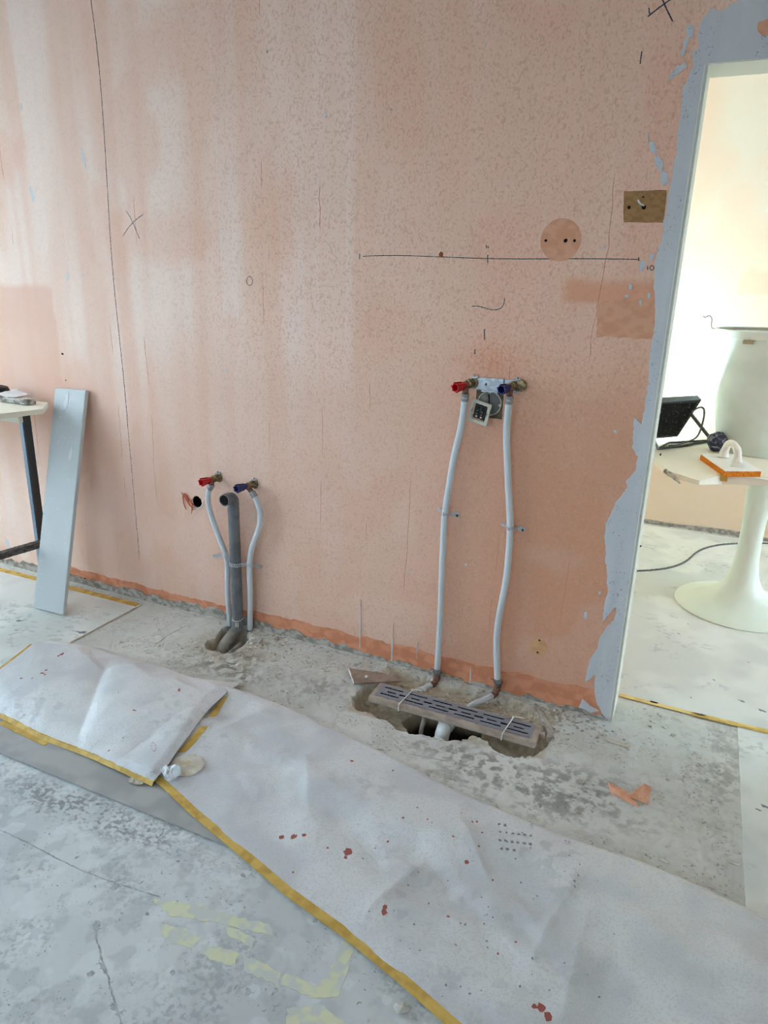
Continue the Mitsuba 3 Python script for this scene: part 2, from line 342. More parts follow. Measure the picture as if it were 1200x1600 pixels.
# door lining, drawn round the opening
lin = Polygon([(DX - .001, 0), (DX + .004, 0), (DX + .004, DZ - .004), (.756, DZ - .004), (.756, 0), (.761, 0), (.761, DZ + .001), (DX - .001, DZ + .001)])
part(W, 'door_reveal', frame(extr(lin, TH + .002), (0, TH + .001, 0), (1, 0, 0), (0, 0, 1), (0, -1, 0)), 'reveal_white', False, 'pale lining of the doorway')
# grey skim coat along the doorway
left = [(1137, 10), (1126, 18), (1110, 16), (1099, 29), (1094, 37), (1089, 60), (1093, 71), (1081, 87), (1084, 100), (1074, 123), (1068, 136), (1065, 163), (1061, 189), (1059, 223), (1055, 249), (1050, 270), (1046, 289), (1043, 315), (1039, 339), (1034, 354), (1038, 362), (1029, 386), (1024, 409), (1022, 443), (1025, 483), (1022, 517), (1015, 550), (1012, 600), (1005, 655), (1003, 662), (990, 653), (988, 700), (997, 713), (993, 735), (977, 752), (981, 760), (962, 786), (948, 817), (945, 838), (947, 874), (949, 926), (943, 955), (941, 974), (949, 962), (960, 949), (965, 947), (960, 967), (943, 986), (934, 1002), (934, 1012), (922, 1028), (917, 1050), (914, 1066), (920, 1062), (929, 1055), (928, 1076), (932, 1097), (939, 1109), (944, 1118), (952, 1128)]
sk = ragged(wpoly(left) + [(DX + .001, 0.0), (DX + .001, DZ), (.76, DZ), (1.2, DZ), (1.2, 2.34), (.05, 2.335)], .007, .0022, 3)
sk = sk.difference(sbox(DX, -.1, .76, DZ))
part(W, 'skim_coat', on_wall(sk, .003), 'skim_grey', False, 'ragged grey skim coat round the doorway')
part(W, 'skim_coat', on_wall(ragged(wpoly([(902, 1108), (911, 1091), (922, 1102), (936, 1110), (925, 1113)]), .006, .0015, 5), .003), 'skim_grey')
part(W, 'corner_bead', on_wall(sbox(DX - .007, .02, DX - .003, DZ - .004), .0045), 'reveal_white', False, 'thin corner bead beside the doorway')
for i, (px, py, rx, ry, ro) in enumerate([(1078, 50, .012, .022, .3), (1072, 66, .007, .02, -.2), (1062, 108, .022, .012, .5), (1068, 80, .006, .02, -.3), (1050, 118, .012, .008, 1), (1020, 230, .01, .02, .5), (1030, 255, .012, .03, .5), (1038, 278, .013, .025, .3), (1012, 216, .002, .018, 0), (1018, 402, .008, .014, .1), (1003, 415, .01, .02, -.2), (985, 448, .006, .012, .1), (979, 463, .008, .006, .6), (1014, 462, .006, .01, 0), (1001, 472, .004, .011, 0), (942, 388, .007, .005, .4), (915, 961, .008, .017, .1), (937, 926, .006, .008, .5), (961, 674, .006, .008, .5), (940, 1095, .005, .012, 0), (933, 1066, .006, .014, .2)]):
    p = wl(px, py); part(W, 'filler_dab', on_wall(blob(p[0], p[2], rx * .8, ry * .8, 40 + i, 20, ro, .35), .002), 'skim_grey', label='pale grey dab of filler beside the doorway' if i == 0 else None)
# small lumps, chips and paint scuffs on the plaster
for i, (px, py, r, m) in enumerate([(418, 81, .006, 'chip_grey'), (509, 180, .009, 'filler_white'), (611, 171, .004, 'chip_grey'), (760, 68, .004, 'filler_white'), (98, 553, .007, 'hole_black'), (103, 594, .004, 'hole_black'), (640, 895, .005, 'filler_white'), (728, 882, .006, 'filler_white')]):
    p = wl(px, py); s = stone(r, 60 + i, .5); s.apply_transform(trimesh.transformations.rotation_matrix(math.pi / 2, [1, 0, 0])); s.apply_translation((p[0], -.001, p[2]))
    part(W, 'plaster_chip', s, m)
for i, (px, py, rx, ry, ro) in enumerate([(131, 248, .008, .05, .15), (50, 303, .012, .04, .2), (34, 168, .006, .015, 0), (105, 432, .008, .025, -.1), (130, 430, .006, .008, 0), (12, 850, .02, .03, 0), (38, 862, .008, .02, 0), (355, 580, .003, .02, 0), (270, 985, .01, .005, 0)]):
    p = wl(px, py); part(W, 'paint_scuff', on_wall(blob(p[0], p[2], rx * .8, ry * .8, 80 + i, 16, ro, .35), .0006), 'filler_white')
# patched places
def pix(poly_px, m, seed, h=.0012, name='plaster_patch', lab=None, step=.01, amp=.0012):
    return part(W, name, on_wall(ragged(wpoly(poly_px), step, amp, seed), h), m, False, lab)
pix([(975, 299), (1042, 297), (1037, 348), (974, 347)], 'patch_brown', 1, .0014, 'square_patch', 'square brown patch with two screw holes', .02, .0006)
pix([(1186, 34), (1200, 30), (1212, 40), (1208, 58), (1190, 56), (1183, 48)], 'patch_orange', 15, .0042, 'plaster_patch', 'orange patch bare of skim coat above the doorway', .01, .002)
p = wl(876, 375); part(W, 'round_patch', on_wall(Point(p[0], p[2]).buffer(.064, 24), .001), 'patch_orange', False, 'large round orange patch')
p = wl(841, 1010); part(W, 'round_patch', on_wall(blob(p[0], p[2], .033, .035, 3, 24, 0, .05), .0012), 'patch_tan', False, 'small round tan patch low on the wall')
pix([(937, 471), (1024, 466), (1022, 529), (932, 526), (934, 500)], 'patch_orange', 5, .0008, 'plaster_patch', 'rectangular orange patch beside the doorway', .012, .004)
for px, py, r in ((853, 376, .004), (884, 376, .0055), (898, 376, .004), (983, 324, .0045), (1006, 324, .006), (1005, 308, .0025), (843, 1000, .0035), (840, 1019, .0035), (1032, 710, .003), (1001, 853, .003), (344, 739, .003)):
    p = wl(px, py); part(W, 'screw_hole', on_wall(blob(p[0], p[2], r, r, int(px), 12, 0, .15), .0032), 'hole_black')
p = wl(999, 316); part(W, 'wall_plug', tube([wl(997, 313, -.002), wl(1000, 318, -.02), wl(1006, 321, -.006)], .003, 8), 'filler_white', True, 'small white plug in the square patch')
# plaster band and mortar at the foot of the wall
def foot(x0, x1, z_of, seed, amp, step=.012):
    g = np.arange(x0, x1, step); n1 = meshkit.noise(np.c_[g / .05, g * 0, g * 0], seed); n2 = meshkit.noise(np.c_[g / .014, g * 0, g * 0 + 3], seed)
    top = [z_of(x) + amp * ((a - .5) * 1.4 + (b - .5) * .8) for x, a, b in zip(g, n1, n2)]
    return Polygon(list(zip(g, top)) + [(g[-1], -.04), (g[0], -.04)]).buffer(0)
bt = lambda x: float(np.interp(x, [-2.86, -2.07, -1.54, -.93, -.53, -.2], [.082, .073, .091, .096, .101, .109]))
bd = foot(-2.95, -.2, bt, 5, .009).difference(sk)
part(W, 'plaster_band', on_wall(bd, .0025), 'band_orange', False, 'darker orange band of plaster along the foot of the wall')
mt = lambda x: float(np.interp(x, [-4, -2.9, -2.2, -1.9, -1.2, -.6, -.15], [.035, .035, .04, .05, .028, .016, .02]))
part(W, 'mortar_strip', on_wall(foot(-4.0, DX - .004, mt, 9, .016), .006), 'mortar_grey', False, 'rough grey mortar showing at the foot of the wall')
rub = wl(133, 905); 
for i in range(6):
    a = rng.normal(0, .02, 2) * [1.4, .6]; part(W, 'screw_hole', on_wall(blob(rub[0] + a[0], rub[2] + a[1] - .01, .005, .004, 300 + i, 10), .004), 'hole_black')
part(W, 'dust_smear', on_wall(ragged(wpoly([(226, 938), (262, 946), (300, 962), (330, 970), (352, 979), (350, 990), (318, 980), (285, 968), (240, 952)]), .006, .006, 12).intersection(sbox(-4, .004, 0, .3)), .0085), 'chip_white', label='whitish dusty smear on the mortar left of the pipes')
# white drips over the band
for i, (px, y0, y1) in enumerate([(563, 950, 1010), (613, 985, 1042), (735, 1040, 1078), (652, 1000, 1030), (285, 950, 965)]):
    a, b = wl(px, y0), wl(px, y1); part(W, 'paint_scuff', on_wall(blob((a[0] + b[0]) / 2, (a[2] + b[2]) / 2, .0022, abs(a[2] - b[2]) / 2, 340 + i, 14, 0, .5), .0034), 'filler_white')
# pencil marks
def stroke(pxs, w=.0016, name='pencil_line', lab=None, n=24):
    q = np.array(wpoly(pxs)); q = curve(q, n) if len(q) > 2 else q
    part(W, name, on_wall(LineString(q).buffer(w, cap_style=2), .0005), 'pencil', False, lab)
stroke([(142, 0), (157, 130), (176, 420), (190, 560), (200, 670)], .0013, 'pencil_line', 'long thin pencil line running down the wall', 40)
stroke([(200, 670), (209, 770), (218, 875)], .0007)
stroke([(567, 400.5), (680, 401), (762, 404), (860, 404.5), (998, 405.5)], .0012, 'pencil_line', 'level pencil line marked off with ticks', 40)
for a in ([(562, 396), (562, 405)], [(762, 398), (762, 411)], [(998, 402), (998, 408)], [(760, 383), (760, 388)], [(763, 384), (763, 388)], [(757, 514), (757, 531)], [(1014, 12), (1015, 22)], [(1003, 80), (1000, 100)], [(742, 546), (742, 553)]):
    stroke(a, .0016, 'pencil_tick')
stroke([(197, 330), (206, 344), (212, 358), (218, 373)], .0012, 'pencil_cross', 'small pencil cross'); stroke([(192, 369), (204, 352), (224, 335)], .0012, 'pencil_cross')
stroke([(1012, 26), (1030, 12), (1052, -4)], .0018, 'pencil_cross', 'black cross near the top of the wall'); stroke([(1034, -4), (1041, 13), (1051, 33)], .0018, 'pencil_cross')
stroke([(737, 479), (760, 482), (775, 484), (784, 480), (788, 472), (788, 465)], .0012, 'pencil_hook')
an = np.linspace(0, 2 * np.pi, 16)
stroke([(390 + 4.5 * math.cos(a), 439 + 7 * math.sin(a)) for a in an], .001, 'pencil_ring')
stroke([(1012, 415), (1012, 421)], .0014, 'pencil_figures', 'pencilled figures 10'); stroke([(1018.5 + 3 * math.cos(a), 418.5 + 3.6 * math.sin(a)) for a in an], .0012, 'pencil_figures')
p = wl(689, 398); part(W, 'rust_mark', on_wall(blob(p[0], p[2], .008, .01, 5, 12, .5, .3), .0008), 'rust_brown')

# ceiling, other walls, window wall
struct('ceiling', box(XR - XL + 2.4, 7.4, .1, ((XL + XR) / 2 + .6, -1.0, H + .05)), 'ceiling_white')
wn = sbox(YB - .2, -.3, .0, H)
for a in ((-2.3, .32, -.22, 2.62), (-4.3, .85, -3.1, 2.3)):
    wn = wn.difference(sbox(a[0], a[1], a[2], a[3]))
struct('wall_left', frame(extr(wn, .2), (XL - .2, 0, 0), (0, 1, 0), (0, 0, 1), (1, 0, 0)), 'wall_plain')
for i, (y0, z0, y1, z1) in enumerate(((-2.3, .32, -.22, 2.62), (-4.3, .85, -3.1, 2.3))):
    fr = sbox(y0, z0, y1, z1).difference(sbox(y0 + .05, z0 + .05, (y0 + y1) / 2 - .025, z1 - .05)).difference(sbox((y0 + y1) / 2 + .025, z0 + .05, y1 - .05, z1 - .05))
    struct(f'window_{i + 1}', frame(extr(fr, .06), (XL - .14, 0, 0), (0, 1, 0), (0, 0, 1), (1, 0, 0)), 'frame_white')
wq = sbox(XL - .2, -.3, XR + .2, H).difference(sbox(-2.5, 1.2, -.7, 2.5))  # unseen window added behind the camera to brighten the back wall
struct('wall_front', frame(extr(wq, .2), (0, YB, 0), (1, 0, 0), (0, 0, 1), (0, -1, 0)), 'wall_plain')
fq = sbox(-2.5, 1.2, -.7, 2.5).difference(sbox(-2.45, 1.25, -1.62, 2.45)).difference(sbox(-1.58, 1.25, -.75, 2.45))
struct('window_3', frame(extr(fq, .06), (0, YB - .06, 0), (1, 0, 0), (0, 0, 1), (0, -1, 0)), 'frame_white')
struct('wall_right', box(.2, -YB, H + .3, (XR + .1, YB / 2, H / 2 - .15)), 'wall_plain')
# the room beyond the doorway
Y2 = 2.52
struct('wall_far', box(5.0, .1, H + .3, (.8, Y2 + .05, H / 2 - .15)), 'plaster_cream', 'cream plastered wall of the room beyond the doorway')
struct('wall_far_left', box(.1, Y2 - TH, H + .3, (-1.45, (Y2 + TH) / 2, H / 2 - .15)), 'wall_plain')
wf = sbox(TH, -.3, Y2, H).difference(sbox(.22, .1, 2.35, 2.6))
struct('wall_far_right', frame(extr(wf, .1), (3.0, 0, 0), (0, 1, 0), (0, 0, 1), (1, 0, 0)), 'wall_plain')
g = np.arange(-1.4, 2.0, .02)
gap = Polygon([(x, .022 + .016 * float(meshkit.noise(np.array([[x / .12, 1, 0]]), 3)[0])) for x in g] + [(g[-1], -.01), (g[0], -.01)])
put('wall_far__mortar_strip', frame(extr(gap, .006), (0, Y2, 0), (1, 0, 0), (0, 0, 1), (0, -1, 0)), 'mortar_grey', False, 'dirty gap along the foot of the cream wall')

# ---------------------------------------------------------------- the floor with its two broken openings
pit2_px = [(550, 1092), (555, 1109), (571, 1112), (588, 1120), (605, 1128), (624, 1141), (640, 1146), (659, 1148), (678, 1151), (697, 1157), (723, 1157), (742, 1148), (761, 1158), (773, 1174), (792, 1183), (824, 1184), (849, 1173), (862, 1155), (858, 1139), (842, 1112), (832, 1104), (815, 1098), (790, 1092), (760, 1080), (720, 1072), (690, 1062), (660, 1055), (630, 1052), (600, 1056), (565, 1072)]
void_px = [(630, 1118), (660, 1100), (760, 1120), (752, 1147), (738, 1153), (722, 1155), (697, 1154), (676, 1149), (658, 1145), (641, 1143)]
pit1_px = [(320, 1006), (325, 1002), (337, 997), (340, 990), (347, 983), (357, 978), (366, 977), (384, 985), (391, 996), (384, 1006), (374, 1012), (366, 1019), (352, 1021), (336, 1017), (324, 1014)]
def fpoly(px, z=0.0, seed=1, amp=.002): return ragged([fl(*q, z)[:2] for q in px], .008, amp, seed)
pit2, void2, pit1 = fpoly(pit2_px, 0, 1, .005), fpoly(void_px, -.03, 2, .003), fpoly(pit1_px, 0, 3, .003)
GX0, GX1, GY0, GY1, ST = -2.2, -.16, -.56, -.002, .0045
gx, gy = np.arange(GX0, GX1 + ST / 2, ST), np.linspace(GY0, GY1, int(round((GY1 - GY0) / ST)) + 1)
X, Y = np.meshgrid(gx, gy); P = np.c_[X.ravel(), Y.ravel(), X.ravel() * 0]
pts = shapely.points(P[:, 0], P[:, 1])
def depth(poly):
    ins = shapely.contains(poly, pts); d = shapely.distance(pts, poly.boundary); return np.where(ins, d, 0)
d2, dv, d1 = depth(pit2), depth(void2), depth(pit1)
rough = meshkit.fbm(P / .05, 4, 3); fine = meshkit.fbm(P / .012, 3, 9)
Z = np.zeros(len(P))
edge_fade = np.clip(np.minimum.reduce([P[:, 0] - GX0, GX1 - P[:, 0], P[:, 1] - GY0]) / .06, 0, 1)
soil = np.clip(np.exp(-((P[:, 0] + 1.70) / .22) ** 2 - ((P[:, 1] + .2) / .14) ** 2) + np.exp(-((P[:, 0] + .65) / .45) ** 2 - ((P[:, 1] + .12) / .12) ** 2), 0, 1)
Z += edge_fade * ((rough - .5) * .008 * soil + (fine - .5) * .006 * (soil + .15))
bank = np.clip((P[:, 1] + .10) / .09, 0, 1); Z += edge_fade * bank * .012 * rough
back = np.clip((-P[:, 1] - .11) / .10, 0, 1)            # shallower towards the wall
Z -= np.clip(d2 * (.7 + 1.8 * back), 0, .022 + .024 * back) * (.6 + .8 * rough) + np.where(d2 > .002, .006 * back, 0)
Z -= np.clip(dv * 9, 0, .26)
Z -= np.clip(d1 * 4.5, 0, .15 - .09 * np.clip((P[:, 0] + 1.79) / .06, 0, 1)) + np.where(d1 > .002, .004, 0)
nx, ny = len(gx), len(gy); idx = np.arange(nx * ny).reshape(ny, nx)
q = np.stack([idx[:-1, :-1], idx[:-1, 1:], idx[1:, 1:], idx[1:, :-1]], -1).reshape(-1, 4)
fine_floor = trimesh.Trimesh(np.c_[P[:, :2], Z], np.vstack([q[:, :3], q[:, [0, 2, 3]]]), process=False)
rest = sbox(XL, YB, 3.0, Y2).difference(sbox(GX0, GY0, gx[-1], gy[-1]))
v2, f2 = trimesh.creation.triangulate_polygon(rest, engine='earcut')
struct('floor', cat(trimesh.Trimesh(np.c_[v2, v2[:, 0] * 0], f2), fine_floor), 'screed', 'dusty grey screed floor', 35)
def ground(x, y):
    if not (GX0 < x < gx[-1] and GY0 < y < gy[-1]): return 0.0
    i, j = int(round((x - GX0) / ST)), int(round((y - GY0) / (gy[1] - gy[0]))); return float(Z[min(j, ny - 1) * nx + min(i, nx - 1)])
# cracks scored in the screed
for i, pp in enumerate([[(640, 1178), (700, 1190)], [(240, 1010), (262, 993), (290, 978)]]):
    put('floor__score_line', flat(LineString([fl(*a)[:2] for a in pp]).buffer(.0015), .0006, .0004), 'mortar_grey')
def fstain(pp, w, m, seed, h=.0004):
    line = LineString(curve([fl(*a)[:2] for a in pp], 24) if len(pp) > 2 else [fl(*a)[:2] for a in pp]).buffer(w)
    put('floor__stain', flat(ragged(np.array(line.exterior.coords)[:-1], .006, w * .8, seed), h, .0003), m)
fstain([(0, 1297), (60, 1326), (130, 1361), (200, 1386), (250, 1402)], .0016, 'stain_grey', 1); fstain([(150, 1440), (157, 1490), (166, 1520), (180, 1570), (190, 1600)], .0018, 'stain_grey', 2)
fstain([(178, 1572), (184, 1585)], .006, 'stain_grey', 3); fstain([(158, 1505), (163, 1518)], .005, 'stain_grey', 4); fstain([(151, 1446), (153, 1452)], .006, 'stain_grey', 8)
for k, (px, py, r) in enumerate([(142, 1522, .0085), (180, 1386, .010), (388, 1550, .009), (270, 1520, .008), (278, 1346, .005), (493, 1438, .008), (380, 1368, .008), (120, 1340, .006), (60, 1268, .007), (230, 1428, .006)]):
    p = fl(px, py); put('floor__stain', flat(blob(p[0], p[1], r, r * .75, 600 + k, 16, k, .3), .0004, .0003), 'stain_grey')
for i, pp in enumerate([[(240, 1405), (300, 1412), (420, 1445), (425, 1462), (330, 1440), (262, 1430)], [(250, 1445), (290, 1452), (312, 1470), (298, 1483), (262, 1472)], [(318, 1475), (372, 1490), (368, 1512), (312, 1492)], [(375, 1488), (440, 1520), (436, 1545), (380, 1515)], [(445, 1520), (505, 1545), (498, 1562), (438, 1538)], [(505, 1530), (540, 1462), (556, 1475), (528, 1560), (480, 1560)], [(450, 1575), (510, 1570), (545, 1610), (440, 1620)], [(350, 1445), (400, 1465), (395, 1480), (355, 1462)]]):
    put('floor__tape_residue', flat(ragged([fl(*a)[:2] for a in pp], .012, .003, 20 + i), .0006, .0002), 'residue', label='pale yellow residue of old tape on the floor' if i == 0 else None)

# ---------------------------------------------------------------- protective sheets
def shell(top, th=.0012):
    """a sheet of some thickness from its upper surface"""
    top = trimesh.Trimesh(top.vertices, top.faces, process=False)
    if top.face_normals[:, 2].sum() < 0: top.invert()
    n = len(top.vertices); v = np.vstack([top.vertices, top.vertices - [0, 0, th]])
    e = np.sort(top.edges, axis=1); u, c = np.unique(e, axis=0, return_counts=True); bset = set(map(tuple, u[c == 1]))
    side = []
    for a, b in top.edges:
        if tuple(sorted((a, b))) in bset: side += [[b, a, a + n], [b, a + n, b + n]]
    return trimesh.Trimesh(v, np.vstack([top.faces, top.faces[:, ::-1] + n, side]), process=False)
def hit(mesh, px, py):
    """where the sheet's upper surface lies at a place in the photograph"""
    d = ray(px, py); tr = mesh.triangles; e1, e2 = tr[:, 1] - tr[:, 0], tr[:, 2] - tr[:, 0]
    h = np.cross(d, e2); a = (e1 * h).sum(1); a = np.where(np.abs(a) < 1e-12, 1e-12, a); s = O - tr[:, 0]
    u = (s * h).sum(1) / a; qv = np.cross(s, e1); v = (qv * d).sum(1) / a; t = (e2 * qv).sum(1) / a
    ok = (u >= 0) & (v >= 0) & (u + v <= 1) & (t > 0)
    if not ok.any(): return None, None
    i = np.where(ok)[0][np.argmin(t[ok])]; n = mesh.face_normals[i]; return O + d * t[i], n if n[2] > 0 else -n
def splat(mesh, px, py, r, seed, h=.0006, jag=.3, asp=1.0):
    p, n = hit(mesh, px, py)
    if p is None: return None
    ex = np.cross([0, 1, 0], n); ex /= np.linalg.norm(ex); ey = np.cross(n, ex)
    return frame(extr(blob(0, 0, r, r * asp, seed, 12, seed, jag), h), p, ex, ey, n)
def tape_on(path, w, th=.0006, side=1.0):
    """a band of tape: path of points along its edge, w to one side"""
    p = np.asarray(path, float); t = np.gradient(p, axis=0); nrm = np.cross([0, 0, 1.0], t); nrm /= np.linalg.norm(nrm, axis=1, keepdims=True)
    a, b = p, p + nrm * w * side; n = len(p); v = np.vstack([a, b]); f = []
    for i in range(n - 1): f += [[i, i + 1, n + i + 1], [i, n + i + 1, n + i]]
    m = trimesh.Trimesh(v, f, process=False); return shell(m, th)

# grey board lying under the sheets
gb = Polygon([(-2.9, -1.133), (-.95, -1.128), (-.95, -.84), (-2.9, -.84)])
whole('protection_board', 'smooth grey protection board lying flat under the near edge of the fleece sheets', 'board', flat(gb, .0035, .004), 'grey_board')
# sheet by the back wall, with taped edge
bs = Polygon([(-3.7, -.062), (-2.341, -.048), (-2.341, -.47), (-2.355, -.80), (-3.7, -.80)])
t = thing('fleece_sheet', 'flat white fleece sheet under the leaning grey plank, taped along the wall', 'protective sheet')
part(t, 'sheet', flat(bs, .003, .0004), 'fleece_floor')
part(t, 'tape', tape_on([(-3.7, -.062, .0042), (-3.1, -.055, .0042), (-2.6, -.052, .0044), (-2.35, -.050, .0044)], .035, .0006, -1), 'tape_yellow', label='dusty yellow tape along the edge')
part(t, 'edge_strip', flat(LineString([(-2.342, -.085), (-2.342, -.47)]).buffer(.004), .0016, .003), 'leaf_beige', label='pale worn edge of the sheet')
for i, (px, py, r) in enumerate([(128, 988, .022), (30, 970, .015), (25, 985, .008), (155, 985, .006)]):
    p = fl(px, py, .0036); part(t, 'smudge', flat(blob(p[0], p[1], r, r * .5, 90 + i, 16, .5, .4), .0003, .0036), 'smudge')

# the big sheet running to the lower right
far_px = [(330, 1066, .05), (358, 1075, .05), (400, 1089, .034), (450, 1109, .028), (520, 1144, .026), (600, 1181, .026), (700, 1234, .03), (830, 1289, .034), (900, 1317, .034), (1000, 1349, .036), (1100, 1391, .036), (1200, 1439, .036), (1320, 1497, .034)]
near_px = [(200, 1180, .012), (262, 1232, .013), (300, 1268, .012), (380, 1335, .010), (450, 1395, .010), (540, 1460, .010), (620, 1525, .010), (705, 1600, .010), (800, 1680, .010), (1000, 1840, .01), (1180, 1990, .01), (1350, 2120, .01)]
farp, nearp = [np.array([fl(a, b, z) for a, b, z in q]) for q in (far_px, near_px)]
def resample(p, n):
    s = np.r_[0, np.cumsum(np.linalg.norm(np.diff(p, axis=0), axis=1))]; u = np.linspace(0, s[-1], n); return np.stack([np.interp(u, s, p[:, k]) for k in range(3)], 1)
NU, NW = 220, 84
A, B = resample(farp, NU), resample(nearp, NU)
wv = np.linspace(0, 1, NW)
S = A[:, None] * (1 - wv)[None, :, None] + B[:, None] * wv[None, :, None]
nz = meshkit.fbm(np.c_[S[..., 0].ravel() / .28, S[..., 1].ravel() / .2, np.zeros(NU * NW)], 3, 31).reshape(NU, NW)
n2 = meshkit.fbm(np.c_[S[..., 0].ravel() / .07, S[..., 1].ravel() / .05, np.zeros(NU * NW)], 3, 37).reshape(NU, NW)
env = np.sin(np.pi * np.clip(wv, 0, 1))[None, :] ** .7
S[..., 2] += env * ((nz - .42) * .055 + (n2 - .5) * .008)
def crease(cx, cy, ang, ln, wd, hgt):
    c, s = math.cos(ang), math.sin(ang); dx, dy = S[..., 0] - cx, S[..., 1] - cy; a, b = dx * c + dy * s, -dx * s + dy * c
    S[..., 2] += hgt * np.exp(-(a / ln) ** 4) * np.exp(-np.abs(b) / wd) * env
for px, py, an_, ln, wd, h in [(400, 1120, -1.9, .16, .05, .02), (610, 1390, -1.9, .12, .02, .012), (870, 1430, -1.75, .2, .012, .007), (640, 1300, .3, .15, .04, .010), (740, 1330, -.9, .12, .03, .010), (480, 1230, -1.0, .14, .05, .010), (900, 1500, -1.6, .2, .008, .004), (720, 1400, -2.2, .08, .01, .005)]:
    p = fl(px, py, .02); crease(p[0], p[1], an_, ln, wd, h)
backrow = A + np.array([.0, .022, 0]); backrow2 = A + np.array([0, .036, 0]); backrow[:, 2] = A[:, 2] * .7; backrow2[:, 2] = .0015
mid1 = A + np.array([0, .012, .0]); mid1[:, 2] = A[:, 2] * .93
S = np.concatenate([backrow2[:, None], backrow[:, None], mid1[:, None], S], axis=1); NW2 = NW + 3
S[..., 2] = np.maximum(S[..., 2], .0095)
S[:, 0, 2] = .0055
idx = np.arange(NU * NW2).reshape(NU, NW2); q = np.stack([idx[:-1, :-1], idx[1:, :-1], idx[1:, 1:], idx[:-1, 1:]], -1).reshape(-1, 4)
big_top = trimesh.Trimesh(S.reshape(-1, 3), np.vstack([q[:, :3], q[:, [0, 2, 3]]]), process=False)
if big_top.face_normals[:, 2].sum() < 0: big_top.invert()
t = thing('fleece_sheet', 'long rumpled white fleece sheet with red spots, running to the lower right corner', 'protective sheet')
part(t, 'sheet', shell(big_top, .0012), 'fleece', 40)
part(t, 'tape', tape_on(S[8:, -1] + [0, 0, .0012], .016, .0008, 1), 'tape_yellow', label='ochre tape along the near edge')
part(t, 'tape', tape_on(S[8:, -1] + [0, 0, .0006], .010, .0008, -1), 'tape_yellow')
spl = [splat(big_top, *a, 500 + i) for i, a in enumerate([(440, 1308, .007), (459, 1307, .008), (475, 1305, .006), (544, 1331, .012), (550, 1189, .005), (614, 1204, .003), (729, 1347, .006), (602, 1417, .006), (600, 1425, .008), (845, 1575, .010), (856, 1588, .011), (835, 1573, .006), (652, 1262, .003), (668, 1280, .003), (606, 1315, .003), (745, 1284, .003), (738, 1284, .003), (753, 1301, .003), (630, 1278, .003), (700, 1432, .004), (806, 1472, .003), (778, 1490, .003), (540, 1340, .005), (770, 1375, .003), (748, 1322, .003), (708, 1307, .003), (512, 1325, .003), (458, 1363, .003)])]
part(t, 'plaster_splash', cat(*[s for s in spl if s is not None]), 'splash_red', label='dark red spots of splashed plaster', kind='stuff')
print_marks = []  # grey marks stand for illegible printed figures, plus scattered specks
for r_, row in enumerate([(780, 1288, 2), (780, 1300, 6), (781, 1313, 6), (782, 1326, 3)]):
    for k in range(row[2]):
        s = splat(big_top, row[0] + 9.5 * k + (2 if r_ % 2 else 0), row[1] + 1.2 * k, .0045, 700 + 10 * r_ + k, .0003, .45)
        if s is not None: print_marks.append(s)
g2 = np.random.default_rng(5)
for i in range(70):
    s = splat(big_top, g2.uniform(560, 960), g2.uniform(1270, 1560), g2.uniform(.0012, .003), 800 + i, .0003, .4)
    if s is not None: print_marks.append(s)
part(t, 'smudge', cat(*print_marks), 'smudge', label='faint grey smudges for illegible printed marks', kind='stuff')

# the raised sheet at the left
cp = [(50, 1004, .075), (120, 1012, .07), (200, 1041, .062), (270, 1066, .056), (355, 1079, .052),
      (0, 1043, .055), (-40, 1075, .03), (60, 1058, .062), (110, 1072, .058), (60, 1100, .04), (15, 1085, .045),
      (163, 1050, .056), (145, 1100, .044), (240, 1068, .058), (215, 1120, .048), (180, 1178, .032), (240, 1150, .042), (297, 1110, .054), (330, 1092, .054),
      (355, 1080.5, .052), (322, 1112, .054), (296, 1148, .048), (268, 1187, .036), (240, 1222, .022),
      (-70, 1086, .020), (0, 1115, .022), (70, 1150, .018), (150, 1181, .022), (195, 1202, .024)]
cpt = np.array([fl(a, b, z) for a, b, z in cp])
hid = []
for a, b, z in [(50, 1004, .075), (120, 1012, .07), (200, 1041, .062), (270, 1066, .056), (345, 1076, .052)]:
    q = fl(a, b, z); hid += [q + [0.0, .06, -.02], [q[0], q[1] + .12, .008]]
cpt = np.vstack([cpt, hid])
n0 = len(cp); NE = list(range(n0 - 5, n0)) + [n0 - 6]; RE = list(range(n0 - 7, n0 - 11, -1))
bound = [cpt[i] for i in NE + RE] + [np.array(hid[2 * i + 1]) for i in (4, 3, 2, 1, 0)] + [cpt[0], cpt[5], cpt[6]]
bp = Polygon([b[:2] for b in bound]).buffer(0)
ring = bp.exterior; rs = np.array([ring.interpolate(s).coords[0] for s in np.arange(0, ring.length, .01)])
ax, ay = np.meshgrid(np.arange(bp.bounds[0], bp.bounds[2], .008), np.arange(bp.bounds[1], bp.bounds[3], .008)); ip = np.c_[ax.ravel(), ay.ravel()]
ip = ip[shapely.contains(bp.buffer(-.006), shapely.points(ip))]
allp = np.vstack([rs, ip]); lin_ = LinearNDInterpolator(cpt[:, :2], cpt[:, 2]); zz = lin_(allp)
from scipy.interpolate import NearestNDInterpolator
zz = np.where(np.isnan(zz), NearestNDInterpolator(cpt[:, :2], cpt[:, 2])(allp), zz)
tri = Delaunay(allp).simplices; cen = allp[tri].mean(1); tri = tri[shapely.contains(bp.buffer(.001), shapely.points(cen))]
